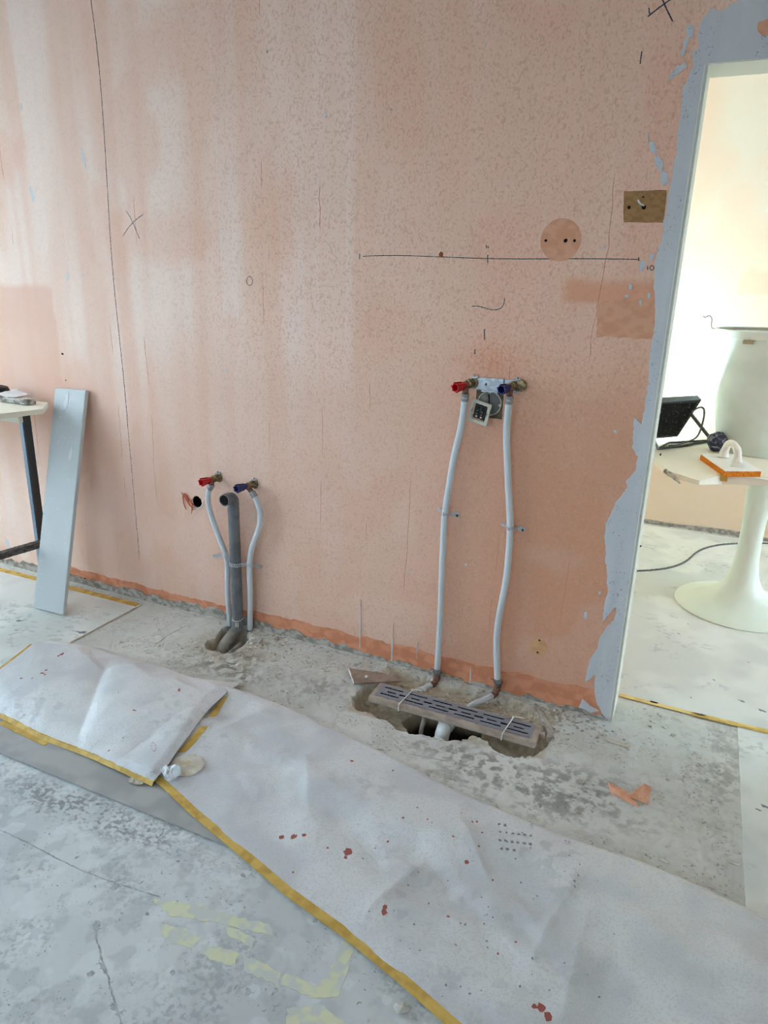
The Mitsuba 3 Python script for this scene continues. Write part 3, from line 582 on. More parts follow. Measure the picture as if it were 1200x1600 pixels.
def fold(a, b, A1, w1, A2, w2):
    a, b = np.asarray(a)[:2], np.asarray(b)[:2]; d_ = b - a; ln = np.linalg.norm(d_); d_ /= ln; q_ = allp - a
    u_ = q_ @ d_ / ln; k_ = q_ @ np.array([-d_[1], d_[0]]); f_ = np.clip((u_ + .15) / .25, 0, 1) * np.clip((1.2 - u_) / .25, 0, 1)
    return f_ * np.where(k_ > 0, A1 * (1 - np.exp(-k_ / w1)) * np.exp(-k_ / .28), A2 * (1 - np.exp(k_ / w2)) * np.exp(k_ / .28)) 
inner = np.clip(shapely.distance(shapely.points(allp), ring) / .05, 0, 1)
zz = zz + inner * fold(fl(124, 1158, .012), fl(166, 1046, .05), -0.0, .04, .050, .085) + inner * fold(fl(124, 1158, .012), fl(166, 1046, .05), .010, .09, 0, 1)
zz = zz + np.clip(inner * 2, 0, 1) * fold(fl(178, 1194, .025), fl(302, 1104, .06), .004, .05, .026, .08)
zz = zz + (meshkit.fbm(np.c_[allp / .09, np.zeros(len(allp))], 3, 12) - .5) * .006
up_top = trimesh.Trimesh(np.c_[allp, zz], tri, process=False)
if up_top.face_normals[:, 2].sum() < 0: up_top.invert()
nb = up_top.vertex_neighbors; zs = np.array(up_top.vertices[:, 2])
for _ in range(1): zs = np.array([.5 * zs[i] + .5 * np.mean(zs[nb[i]]) if nb[i] else zs[i] for i in range(len(zs))])
up_top = trimesh.Trimesh(np.c_[allp, np.maximum(zs, .0095)], up_top.faces, process=False)
t = thing('fleece_sheet', 'short white fleece sheet humped up at the left, its corner lifting over the long sheet', 'protective sheet')
part(t, 'sheet', shell(up_top, .0012), 'fleece', 40)
def edge_pts(ids, dz=0.0, n=30):
    p = resample(np.array([cpt[i] for i in ids]), n)
    z = LinearNDInterpolator(up_top.vertices[:, :2], up_top.vertices[:, 2]); zn = NearestNDInterpolator(up_top.vertices[:, :2], up_top.vertices[:, 2])
    zv = z(p[:, :2]); zv = np.where(np.isnan(zv), zn(p[:, :2]), zv); p[:, 2] = zv + dz; return p
ne = edge_pts(NE, .0008)
part(t, 'tape', tape_on(ne, .005, .0007, 1), 'tape_yellow', label='ochre tape along the near edge of the sheet')
low = ne + [0, -.009, 0]; low[:, 2] = np.maximum(ne[:, 2] - .011, .0085)
hang = trimesh.Trimesh(np.vstack([ne, low]), [f for i in range(len(ne) - 1) for f in ([i, len(ne) + i, len(ne) + i + 1], [i, len(ne) + i + 1, i + 1])], process=False)
part(t, 'tape', shell(hang, .0007), 'tape_yellow')
tp = np.array([fl(8, 1124, .009), fl(45, 1142, .009), fl(80, 1158, .009)]); part(t, 'tape', tape_on(resample(tp, 8), .028, .0007, -1), 'tape_yellow')
le = edge_pts([0, 5, 6, n0 - 5], .001); part(t, 'tape', tape_on(le, .010, .0007, 1), 'tape_yellow')
outer_ = [(357, 1087), (349, 1100), (338, 1118), (322, 1140), (303, 1163), (290, 1176)]; inner_ = [(350, 1090), (340, 1100), (326, 1118), (309, 1140), (289, 1163), (277, 1176)]
def on_big(px, py):
    p, n = hit(big_top, px, py); return (p if p is not None else fl(px, py, .04)) + [0, 0, .002]
vo, vi = np.array([on_big(*q) for q in outer_]), np.array([on_big(*q) for q in inner_]); nn_ = len(vo)
lt_ = trimesh.Trimesh(np.vstack([vo, vi]), [f for i in range(nn_ - 1) for f in ([i, i + 1, nn_ + i + 1], [i, nn_ + i + 1, nn_ + i])], process=False)
part(t, 'tape', shell(lt_, .0008), 'tape_yellow', label='ochre tape under the lifted edge')
spl = [splat(up_top, *a, 900 + i, asp=.5) for i, a in enumerate([(97, 1022, .012), (91, 1025, .006), (66, 1052, .008), (72, 1047, .006), (70, 1054, .006), (33, 1060, .006), (50, 1060, .004), (280, 1078, .010), (210, 1110, .006), (170, 1173, .004), (192, 1153, .003), (185, 1082, .003), (38, 1117, .003)])]
an_ = []
for k in range(10):
    a = k / 10 * 2 * math.pi; s = splat(up_top, 240 + 3.2 * math.cos(a) + 2 * math.sin(a), 1167 + 6.5 * math.sin(a) - 2 * math.cos(a), .0018, 950 + k)
    if s is not None: an_.append(s)
part(t, 'plaster_splash', cat(*[s for s in spl if s is not None], *an_), 'splash_red', label='small dull red spots', kind='stuff')

# sheet at the right and the sheet of the next room
t = thing('fleece_sheet', 'flat pale fleece sheet at the right edge, in front of the doorway', 'protective sheet')
part(t, 'sheet', flat(Polygon([(.281, .186), (.290, -.80), (1.45, -.80), (1.45, .186)]), .003, .0004), 'fleece_floor')
t = thing('fleece_sheet', 'pale fleece sheet covering the floor of the room beyond the doorway', 'protective sheet')
part(t, 'sheet', flat(Polygon([(-1.38, .190), (2.95, .186), (2.95, Y2 - .03), (-1.38, Y2 - .06)]), .003, .0005), 'fleece_floor')
part(t, 'tape', tape_on([(-.14, .182, .0045), (.1, .176, .0045), (.38, .182, .0045), (.75, .18, .0045)], .022, .0007, 1), 'tape_pale', label='pale yellow tape along the threshold')
part(t, 'tape', tape_on([(.12, .170, .0055), (.38, .172, .0055), (.75, .17, .0055)], .014, .0007, 1), 'tape_yellow')
p = fl(1022, 1097, .006); part(t, 'tape_scrap', flat(blob(p[0], p[1], .014, .004, 6, 10), .0015, .005), 'hole_black', label='dark scrap on the tape')
p = fl(1092, 1116, .006); part(t, 'tape_scrap', flat(blob(p[0], p[1], .022, .004, 7, 10), .0015, .0065), 'rail_rust')
for i, (px, py, r) in enumerate([(1190, 1110, .014), (1160, 1096, .012), (1115, 1062, .006), (1080, 1090, .005), (1170, 1035, .006), (1060, 990, .008), (1075, 975, .005), (1195, 1260, .012), (1185, 1265, .008)]):
    p = fl(px, py, .0038); part(t, 'smudge', flat(blob(p[0], p[1], r, r * .5, 110 + i, 14, -.3, .45), .0003, .0036), 'smudge')

# ---------------------------------------------------------------- the leaning plank
a, b = fl(52, 949, .0105), fl(98, 962, .0105); tl, tr = wl(85, 604, -.03), wl(135, 611, -.03)
bc, tc = (a + b) / 2, (tl + tr) / 2; ez = (tc - bc); L = np.linalg.norm(ez); ez /= L
ex = (b - a) / np.linalg.norm(b - a); ex = ex - ez * (ex @ ez); ex /= np.linalg.norm(ex); ey = np.cross(ez, ex); Wd = .192
t = thing('plank', 'long grey plank leaning against the pink wall beside the work table', 'plank')
m = box(Wd, .02, L, (0, .01, L / 2), .003); part(t, 'board', frame(m, bc, ex, ey, ez), 'plank_grey')
for i, (u, v_, rx, ry) in enumerate([(-.015, L * .945, .012, .038), (.045, L * .71, .010, .032), (-.04, L * .87, .008, .006), (.05, L * .60, .004, .004), (-.03, L * .78, .005, .005)]):
    m = extr(blob(u, v_, rx, ry, 130 + i, 20, -.12, .3), .002); M = frame(m, bc + ey * .0005, ex, ez, -ey); part(t, 'filler_smear', M, 'filler_white', label='white smear of filler' if i == 0 else None)

# ---------------------------------------------------------------- work table at the left edge
LY = -.17
lt, lb = wl(38, 648, LY), wl(63, 838, LY)
t = thing('work_table', 'cream topped work table on a dark steel frame, cut by the left edge', 'table')
ztop = wl(67, 641, LY - .02)[2]
def bar(p, q, sx, sy, side=(1, 0, 0)):
    p, q = np.array(p, float), np.array(q, float); d = q - p; n = np.linalg.norm(d); d /= n
    s = np.array(side, float); s -= d * (s @ d); s /= np.linalg.norm(s); return frame(box(sx, sy, n, (0, 0, n / 2), .002), p, s, np.cross(d, s), d)
foot_ = lb + (lb - lt) / np.linalg.norm(lb - lt) * .42; foot_[2] = .005; 
dl = (lb - lt) / (lt[2] - lb[2]); foot_ = lt + dl * (lt[2] - .0045)
part(t, 'leg', bar(foot_, lt + [0, 0, .03], .030, .040), 'dark_steel', label='dark steel leg with a paler front face')
part(t, 'leg_face', bar(foot_ + [-.002, -.0215, 0], lt + [-.002, -.0215, .03], .022, .003), 'light_steel', label='pale bluish front of the leg')
lt2, ft2 = lt + [-1.0, 0, 0], foot_ + [-1.0, 0, 0]
part(t, 'leg', bar(ft2, lt2, .03, .04), 'dark_steel')
rr = wl(63, 850, LY - .03); rl = wl(-60, 899, LY - .75); rl[2] = rr[2]
dvec = wl(0, 872, LY - .03 - .42) ; 
part(t, 'rail', bar(rr + [0, .02, 0], np.array([rr[0] - .10, LY - .62, rr[2]]), .03, .035, (0, 0, 1)), 'rail_rust', label='rusty low rail')
for dx_ in (-.10, -1.0): part(t, 'leg', bar((rr[0] + dx_ - .02, LY - .62, .0045), (lt[0] + dx_, LY - .62, lt[2]), .03, .04), 'dark_steel')
top = Polygon([(lt[0] - 1.0, LY + .11), (lt[0] + .03, LY + .11), wl(67, 641, LY - .02)[[0, 1]], (lt[0] - .0, LY - .60), (lt[0] - 1.0, LY - .60)])
part(t, 'top', flat(top, .022, ztop - .016), 'paper_cream', label='cream table top with a pointed corner')
sk_ = bar((lt[0] - 1.0, LY - .03, ztop - .045), (lt[0] + .012, LY - .03, ztop - .045), .05, .025, (0, 0, 1)); part(t, 'apron', sk_, 'paper_cream')
zt = ztop + .006
whole('batten', 'dust covered wooden batten lying on the work table', 'batten', bar((lt[0] - .7, LY + .03, zt + .012), wl(49, 628, LY + .02) + [0, 0, 0], .024, .05, (0, 0, 1)), 'dusty_wood')
p = wl(4, 622, LY + .08); bl = lathe([[0, 0], [.045, 0], [.05, .012], [.042, .03], [.02, .038], [0, .04]], 28, (p[0] - .02, LY + .08, zt + .022)); whole('scouring_disc', 'round black disc lying beside the batten on the work table', 'disc', bl, 'socket_black', 30)
cg = np.array([[x, y_] for x in np.linspace(-.03, .10, 10) for y_ in np.linspace(0, .10, 7)]); cz = (meshkit.fbm(np.c_[cg / .05, cg[:, :1] * 0], 3, 4)) * .035 * np.clip(1 - np.abs(cg[:, 0]) / .16, .1, 1)
pc = wl(22, 622, LY + .08); cm = trimesh.Trimesh(np.c_[cg[:, 0] + pc[0], cg[:, 1] + LY + .0, cz + zt + .024], Delaunay(cg).simplices, process=False)
whole('cloth', 'crumpled white cloth lying on the batten on the work table', 'cloth', shell(cm, .002), 'cloth_white', True)

# ---------------------------------------------------------------- plumbing at the left
def cap_tube(o, d, ln, m, t, lab):
    prof = [[.0115, 0], [.0115, ln * .25], [.0125, ln * .3], [.0165, ln], [.0135, ln], [.0105, ln * .35], [0, ln * .33], [0, 0]]
    ck = part(t, 'cap', lathe(prof, 6, o, d, .3), m, False, lab)
    d = np.asarray(d, float); d /= np.linalg.norm(d); e = np.cross(d, [0, 0, 1.0]); e /= np.linalg.norm(e); g_ = np.cross(e, d)
    fins = []
    for k in range(6):
        a = k * math.pi / 3 + .3 ; r_ = math.cos(a) * e + math.sin(a) * g_
        fins.append(bar(np.asarray(o) + d * ln * .2 + r_ * .0125, np.asarray(o) + d * ln * 1.04 + r_ * .0175, .0035, .004, r_))
    for f_ in fins: part(ck, 'rib', f_, m)
def tap(name, label, base, tip, m, conn, caplab):
    t = thing(name, label, 'tap'); base, tip, conn = map(np.asarray, (base, tip, conn)); d = tip - base; n = np.linalg.norm(d); d = d / n
    body = [lathe([[0, 0], [.022, 0], [.022, .004], [.015, .006], [.013, .014], [.016, .018], [.016, .03], [.0125, .032], [.0125, .045], [0, .045]], 16, base + [0, .004, 0], d)]
    part(t, 'body', cat(*body), 'brass', 30, 'dull brass tap body')
    part(t, 'mount_ear', cat(bar(base + [-.004, -.006, .018], base + [.018, -.006, .022], .005, .009, (0, 1, 0)), lathe([[0, 0], [.004, 0], [.004, .008], [0, .009]], 10, base + [.004, -.006, .026], (0, -1, 0))), 'steel_galv', label='bent steel mounting ear')
    cap_tube(base + d * .042, d, n - .042, m, t, caplab)
    k = base + d * .04; part(t, 'outlet', cat(tube([k, (k + conn) / 2 + [0, 0, -.002], conn], [.011, .011, .0105], 14)), 'copper_old', True, 'brown outlet bend')
    return t
def hose(label, pts, y, r, top, botm, n=90, ferr=True):
    t = thing('supply_hose', label, 'hose', None)
    P3 = np.array([wl(a, b, yy) for (a, b), yy in zip(pts, np.broadcast_to(y, (len(pts),)))]); c_ = curve(P3, n)
    part(t, 'tube', tube(c_, r, 14), 'pex_white', True)
    for e, d in ((c_[0], c_[2] - c_[0]), (c_[-1], c_[-3] - c_[-1])):
        rr_ = r * 1.12
        part(t, 'ferrule', lathe([[0, -.004], [rr_ * .8, -.004], [rr_, 0], [rr_, .008], [rr_ * .9, .009], [rr_ * .9, .013], [rr_, .014], [rr_, .022], [rr_ * .98, .024], [0, .024]], 18, e, d), 'plug_steel', 30, 'crimped metal ferrule')
    return t, c_
YA = -.035
hA = [(331, 758), (325, 774), (328, 798), (337, 825), (346, 849), (354, 873), (355.5, 897), (356, 930), (358, 958), (360, 984)]
hB = [(394, 769), (403, 787), (407, 807), (403, 831), (395, 851), (391, 871), (390, 897), (391, 930), (391, 962), (390, 990)]
_, cA = hose('white supply hose from the red tap, left of the upright grey waste pipe', hA, np.linspace(-.055, -.035, 10), .0125, None, None)
_, cB = hose('white supply hose from the blue tap, right of the upright grey waste pipe', hB, np.linspace(-.05, -.035, 10), .0125, None, None)
tap('tap', 'brass tap with a red plastic plug over the left white hose', wl(341, 746, -.002), wl(314, 754, -.1), 'red_plastic', cA[0], 'red plastic building plug')
tap('tap', 'brass tap with a blue plastic plug above the grey waste pipe', wl(397, 756, -.002), wl(369, 764, -.1), 'blue_plastic', cB[0], 'dark blue plastic building plug')
# upright grey waste pipe
YP = -.055; RP = .0245
e0, e1 = wl(364, 777, YP), wl(372, 976, YP)
t = thing('waste_pipe', 'upright grey waste pipe with an open elbow at its top and a bend below', 'pipe')
out = e0 + np.array([0, -.052, 0])
arc = [e0 + np.array([0, -RP * 1.05 * (1 - math.cos(a)) * 1.0, RP * 1.0 * math.sin(a)]) for a in np.linspace(0, math.pi / 2, 8)]
arc = [p - [0, 0, RP * .9] for p in arc]
path = np.vstack([curve([e1, (e0 + e1) / 2, e0 - [0, 0, RP * 1.0]], 12), arc[1:], arc[-1] + [0, -.012, 0], arc[-1] + [0, -.034, 0]])
part(t, 'pipe', tube(path, RP, 24), 'pipe_grey', True)
mouth = path[-1]
part(t, 'socket_mouth', lathe([[RP * .86, -.03], [RP * .86, .0], [RP * 1.04, .0], [RP * 1.04, -.016], [RP * 1.0, -.018], [RP * .98, -.03]], 28, mouth - [0, .001, 0], (0, -1, 0)), 'pipe_grey', 30, 'rim of the open elbow')
part(t, 'mouth_shade', lathe([[0, 0], [RP * .88, 0], [RP * .88, .0012], [0, .0012]], 24, mouth - [0, .0004, 0], (0, -1, 0)), 'hole_black', False, 'flat black disc painting the dark mouth of the elbow')  # black disc over the mouth stands in for the shade inside
part(t, 'collar', tube([e1 + [0, 0, .03], e1 + [0, 0, .028], e1 - [0, 0, .006], e1 - [0, 0, .008]], [RP, RP * 1.14, RP * 1.14, RP], 24), 'pipe_grey', 40, 'thick collar low on the pipe')
bend = curve([e1 + [0, 0, .01], e1 + [-.002, -.012, -.022], e1 + [-.006, -.05, -.042], e1 + [-.012, -.10, -.075], e1 + [-.014, -.135, -.125]], 24)
part(t, 'bend', tube(bend, RP * 1.08, 24), 'pipe_dust', True, 'dusty bend diving into the floor')
tie = e1 + [0, 0, .034]
part(t, 'wire_tie', tube([tie + [RP * 1.06 * math.cos(a), RP * 1.06 * math.sin(a), .006 * math.sin(a)] for a in np.linspace(0, 2 * math.pi, 25)], .0018, 6), 'tie_white', True, 'thin pale tie')
part(t, 'tape_label', frame(box(.016, .001, .022), e1 + [.012, -RP * 1.0, .012], (.9, .43, 0), (-.43, .9, 0), (0, 0, 1)), 'leaf_beige', label='small pale sticker')
# perforated strap across the pipe and hoses
def strap(path, w=.016, th=.0012):
    p = np.asarray(path, float); s = np.r_[0, np.cumsum(np.linalg.norm(np.diff(p, axis=0), axis=1))]; n = max(2, int(s[-1] / .011)); ms = []
    for i in range(n):
        u0, u1 = s[-1] * i / n, s[-1] * (i + 1) / n
        a, b = [np.array([np.interp(u, s, p[:, k]) for k in range(3)]) for u in (u0, u1)]
        ex = (b - a); ln = np.linalg.norm(ex); ex /= ln; ez = np.array([0, 0, 1.0]) - ex * ex[2]; ez /= np.linalg.norm(ez)
        cell = sbox(0, -w / 2, ln, w / 2).difference(Point(ln / 2, 0).buffer(.0034, 4)); ms.append(frame(extr(cell, th), a, ex, ez, np.cross(ex, ez)))
    return cat(*ms)
def lerp_at(c_, z): i = np.argmin(np.abs(c_[:, 2] - z)); return c_[i]
zs_ = wl(370, 880, YP)[2]; pa, pb = lerp_at(cA, zs_ + .012), lerp_at(cB, zs_ - .002)
pl, pr = wl(333, 869, -.003), wl(409, 886, -.003); pp = np.array([np.interp(zs_, [e1[2], e0[2]], [e1[0], e0[0]]), YP, zs_])
sp = [pl, pl * .5 + pa * .5 + [0, .012, 0], pa + [-.014, -.004, .0], pa + [0, -.015, 0], pa + [.014, -.004, -.002]] + [pp + [-RP * 1.15 * math.cos(a), -RP * 1.15 * math.sin(a), .004 * math.cos(a)] for a in np.linspace(.1, math.pi - .1, 9)] + [pb + [-.014, -.004, .0], pb + [0, -.015, 0], pb + [.014, -.004, 0], pr]
whole('perforated_strap', 'perforated steel strap holding the grey waste pipe and its two hoses to the wall', 'strap', strap(sp), 'strap_steel')
# hole in the wall with frayed orange conduit ends
t = thing('conduit_ends', 'frayed orange conduit strips sticking out beside the small wall hole', 'conduit')
for i, q in enumerate([[(286, 772), (287, 785), (291, 797)], [(292, 774), (295, 786), (303, 797)], [(298, 780), (300, 795), (299, 803)], [(288, 771), (296, 783), (306, 792)], [(284, 770), (290, 779), (296, 790)]]):
    part(t, 'strip', tube(curve([wl(a, b, -.006 - .004 * (i % 3)) for a, b in q], 10), [.0032, .003, .0034, .003, .0026, .003, .0026, .0024, .002, .001], 6), 'wire_orange', True)
part(t, 'ring', tube(curve([wl(a, b, -.006) for a, b in [(298, 792), (305, 795), (313, 792), (318, 786)]], 12), .0022, 6), 'filler_white', True, 'pale broken rim')
# supply stub in the small opening
q = [fl(390, 994, .02), fl(387, 1001, .004), fl(377, 1006, -.012), fl(364, 1016, -.006), fl(356, 1023, -.016)]
q[0] = cB[-1] + [0, -.002, -.004]; q[1] = q[0] + [0, -.006, -.02]
t = thing('floor_pipe', 'short dusty white pipe lying in the small opening beside the grey bend', 'pipe')
part(t, 'tube', tube(curve(q[1:], 20), .0095, 12), 'pipe_dust', True); part(t, 'coupling', tube([q[0], (q[0] + q[1]) / 2, q[1], q[1] + [-.004, -.008, -.006]], [.012, .0135, .0135, .011], 12), 'copper_old', 30, 'brown coupling')

# ---------------------------------------------------------------- plumbing at the right
hC = [(727, 616), (725, 637), (719, 674), (711, 707), (704, 745), (699, 775), (695, 806), (692.5, 852), (690, 908), (688.5, 957), (686, 1003), (683, 1053)]
hD = [(796, 620), (794, 642), (791.5, 679), (793, 725), (794.5, 765), (797, 815), (795, 864), (790, 910), (781, 957), (776.5, 991), (776, 1026), (778, 1069)]
_, cC = hose('tall white supply hose hanging from the red plugged tap of the bracket', hC, np.r_[-.06, -.05, np.full(10, -.028)], .0125, None, None)
_, cD = hose('tall white supply hose hanging from the blue plugged tap of the bracket', hD, np.r_[-.06, -.05, np.full(10, -.028)], .0125, None, None)
t = thing('tap_bracket', 'galvanised steel tap bracket fixed on the wall between the tall white hoses', 'bracket')
bl_, br_ = wl(738, 600, -.004), wl(812, 603, -.004)
zc = (bl_[2] + br_[2]) / 2; plate = sbox(bl_[0], zc - .021, br_[0], zc + .021)
for xh in (bl_[0] + .02, bl_[0] + .052, br_[0] - .035, br_[0] - .012): plate = plate.difference(Point(xh, zc + .002).buffer(.0035, 5))
part(t, 'plate', on_wall(plate, .003, -.003), 'steel_galv'); 
part(t, 'raised_panel', on_wall(sbox(bl_[0] + .042, zc - .022, br_[0] - .055, zc + .023).difference(Point(bl_[0] + .054, zc + .001).buffer(.004, 6)), .012, -.004), 'steel_galv', label='pale raised middle of the bracket')
part(t, 'fold', on_wall(sbox(bl_[0] + .040, zc - .024, br_[0] - .053, zc - .0195), .02, -.004), 'steel_galv')
part(t, 'lug', lathe([[0, 0], [.02, 0], [.02, .012], [.011, .014], [0, .014]], 16, (br_[0] + .004, -.004, zc + .006), (0, -1, 0)), 'brass', 30, 'brass lug at the bracket end')
tap('tap', 'brass tap with a red plug at the left end of the steel bracket', wl(739, 598, -.006), wl(711, 606, -.092), 'red_plastic', cC[0], 'red plastic building plug')
tap('tap', 'brass tap with a blue plug at the right end of the steel bracket', wl(806, 602, -.006), wl(783, 609, -.092), 'blue_plastic', cD[0], 'dark blue plastic building plug')
for nm, c_, pyx in (('left', cC, 805), ('right', cD, 824)):
    z0 = wl(697 if nm == 'left' else 797, pyx, -.028)[2]; q = lerp_at(c_, z0); l_, r_ = q + [-.040, .025, .004], q + [.048, .026, -.008]
    sp = [l_, q + [-.016, .012, .002], q + [-.008, -.012, 0], q + [0, -.0145, 0], q + [.008, -.012, 0], q + [.018, .012, -.003], r_]
    t = thing('pipe_clip', f'steel clip round the tall {"left" if nm == "left" else "right"} supply hose, below the {"red" if nm == "left" else "blue"} plugged tap', 'clip')
    part(t, 'band', strap(sp, .013), 'strap_steel'); part(t, 'tab', strap([r_ + [-.026, -.004, .010], r_ + [0, -.003, .006]], .011), 'strap_steel'); 
    part(t, 'screw', lathe([[0, 0], [.006, 0], [.005, .004], [0, .005]], 10, r_ + [-.008, -.002, .0], (0, -1, 0)), 'dark_steel', 30)
# junction box and the loose socket insert
t = thing('junction_box', 'square plate with a round brown opening, set in the wall under the tap bracket', 'box')
c0 = np.array([bx_, 0, bz_]); sq = sbox(bx_ - .05, bz_ - .052, bx_ + .048, bz_ + .052).difference(Point(bx_, bz_).buffer(.041, 20))
part(t, 'plate', on_wall(sq, .0015), 'recess_brown'); part(t, 'ring', on_wall(Point(bx_, bz_).buffer(.0435, 24).difference(Point(bx_, bz_).buffer(.0405, 24)), .004), 'socket_beige', label='thin pale ring')
part(t, 'back', on_wall(Point(bx_, bz_).buffer(.0405, 24), .004, .004), 'pipe_dust', label='grey brown back of the box')
for dx_, dz_ in ((.0, .042), (.042, -.004), (-.042, -.004)): part(t, 'screw_tab', on_wall(Point(bx_ + dx_ * .93, bz_ + dz_ * .93).buffer(.005, 6), .006), 'socket_beige')
part(t, 'wire', tube(curve([(bx_ - .005, -.004, bz_ + .03), (bx_ + .001, -.012, bz_), (bx_ - .006, -.016, bz_ - .03)], 12), .002, 6), 'hole_black', True, 'thin dark wire')
t = thing('socket_insert', 'loose beige socket frame with black inside, dangling below the tap bracket', 'socket')
sc_ = wl(750, 644, -.035); ro = -.22; ex = np.array([math.cos(ro), -.1, math.sin(ro)]); ex /= np.linalg.norm(ex); ez = np.array([-math.sin(ro), -.12, math.cos(ro)]); ez -= ex * (ez @ ex); ez /= np.linalg.norm(ez); ey = np.cross(ez, ex)
fr = sbox(-.034, -.037, .034, .037).buffer(.003).difference(sbox(-.021, -.024, .021, .024).buffer(.005)).difference(sbox(-.030, -.008, -.027, .008)).difference(sbox(.027, -.008, .030, .008))
part(t, 'frame', frame(extr(fr, .006), sc_, ex, ez, -ey), 'socket_beige', False, 'square beige frame')
part(t, 'core', frame(box(.048, .054, .024, (0, 0, -.0125), .003), sc_, ex, ez, -ey), 'socket_black', label='black core')
for u in (-.009, .009):
    for v_, m in ((.014, 'socket_black'), (.004, 'brass'), (-.007, 'brass'), (-.017, 'socket_beige')):
        part(t, 'contact', frame(box(.007, .006, .006, (u, v_, .002), .001), sc_, ex, ez, -ey), m, label='small brass contact' if m == 'brass' and u < 0 and v_ > 0 else None)
# couplings and pipes in the floor
for c_, bend_px, lab in ((cC, [(680, 1066), (677, 1078), (671, 1086), (664, 1096)], 'white floor pipe with brown coupling under the tall left supply hose'), (cD, [(779, 1084), (778, 1096), (771, 1106), (760, 1112)], 'white floor pipe with brown coupling under the tall right supply hose')):
    t = thing('floor_pipe', lab, 'pipe'); e = c_[-1]
    k = [e + [0, 0, -.002], e + [0, -.003, -.016], e + [-.003, -.012, -.032], e + [-.012, -.028, -.038]]
    k2 = [k[-1], k[-1] + [-.016, -.024, -.006], k[-1] + [-.05, -.06, -.016], k[-1] + [-.08, -.10, -.045]]
    part(t, 'coupling', tube(curve(k, 16), [.0125, .0145, .0145, .0125, .0125, .014, .014, .012, .012, .0135, .0135, .0125, .0125, .0135, .0135, .012], 12), 'copper_old', 30, 'brown coupling')
    part(t, 'tube', tube(curve(k2, 16), .0115, 12), 'pex_white', True)
    w = [e + [.017 * math.cos(a), .017 * math.sin(a), .008 + .003 * math.sin(2 * a)] for a in np.linspace(0, 2 * math.pi, 14)] + [e + [-.03, .005, .014]]
    part(t, 'binding_wire', tube(w, .0014, 5), 'dark_steel', True, 'twisted dark wire')

# ---------------------------------------------------------------- the linear drain over the broken opening
zt_ = .026; c00, c10, c11, c01 = fl(573, 1088, zt_), fl(836, 1160, zt_), fl(847, 1133, zt_), fl(597, 1069, zt_)
ctr = (c00 + c10 + c11 + c01) / 4; ex = (c10 - c00 + c11 - c01); ex /= np.linalg.norm(ex); ey = np.cross([0, 0, 1], ex); ez = np.array([0, 0, 1.0])
ex = ex + ez * -.012; ex /= np.linalg.norm(ex); ez = np.cross(ex, ey)
LD = (np.linalg.norm(c10 - c00) + np.linalg.norm(c11 - c01)) / 2; WD = abs(((c01 - c00) @ ey + (c11 - c10) @ ey) / 2)
print('drain', LD, WD, ctr)
t = thing('drain_channel', 'long slotted steel drain cover tied with white cable ties, lying over the broken floor opening', 'drain')
def loc(m): return frame(m, ctr, ex, ey, ez)
fr = sbox(-LD / 2, -WD / 2, LD / 2, WD / 2)
part(t, 'frame', loc(cat(frame(extr(fr.difference(sbox(-LD / 2 + .0165, -WD / 2 + .0185, LD / 2 - .0225, WD / 2 - .0085)), .022), (0, 0, -.022), (1, 0, 0), (0, 1, 0), (0, 0, 1)), box(LD - .02, WD - .02, .003, (0, 0, -.02)))), 'frame_beige', False, 'beige steel frame of the drain')
gx0, gx1, gy0, gy1 = -LD / 2 + .016, LD / 2 - .022, -WD / 2 + .018, WD / 2 - .008
gr = sbox(gx0, gy0, gx1, gy1); th_ = .0080; rows = [gy0 + .020, (gy0 + gy1) / 2, gy1 - .016]; pitch = (gx1 - gx0) / 6.05
slots = []
for k in range(6):
    xc = gx0 + .012 + pitch * (k + .5) - .008
    for yy, ln in ((rows[0], .076), (rows[1], .036), (rows[2], .076)): slots.append(sbox(xc - ln / 2, yy - th_ / 2, xc + ln / 2, yy + th_ / 2))
    if k < 5: slots.append(sbox(xc + pitch / 2 - .016, rows[1] - th_ / 2, xc + pitch / 2 + .016, rows[1] + th_ / 2).buffer(.001))
gr = gr.difference(shapely.union_all(slots)); 
part(t, 'grating', loc(frame(extr(gr, .0016), (0, 0, .0008), (1, 0, 0), (0, 1, 0), (0, 0, 1))), 'steel_brushed', False, 'brushed steel grating with rows of slots')
part(t, 'slot_shade', loc(box(LD - .035, WD - .024, .002, (0, 0, -.0025))), 'hole_black', False, 'flat black sheet painting the dark under the slots')  # black sheet close under the grating stands in for shade in the slots
for u in (gx0 + .01, gx1 - .012): part(f'{t}__grating', 'screw', loc(lathe([[0, 0], [.004, 0], [.003, .0015], [0, .002]], 12, (u, gy0 + .012, .003))), 'plug_steel', 30)
part(t, 'end_plug', loc(box(.022, .02, .02, (LD / 2 + .008, .02, -.012), .003)), 'frame_beige')
for u in (-LD / 2 + .125, LD / 2 - .115):
    h_ = WD / 2 + .003; tt = thing('cable_tie', f'white cable tie looped round the {"left" if u < 0 else "right"} end of the drain cover', 'cable tie')
    lp = [(u + .012, h_, .005), (u, -h_, .005), (u - .002, -h_, -.024), (u + .010, h_, -.024), (u + .012, h_, .005)]
    part(tt, 'loop', loc(tube(np.vstack([np.linspace(a, b, 8) for a, b in zip(lp[:-1], lp[1:])]), .0024, 6)), 'tie_white', True)
    part(tt, 'tail', loc(tube(curve([(u + .012, h_, .006), (u + .03, h_ - .004, .012), (u + .05, h_ - .002, .012)], 8), .0018, 6)), 'tie_white', True)
    part(tt, 'lock', loc(box(.008, .007, .006, (u + .011, h_ - .006, .008), .001)), 'tie_white')
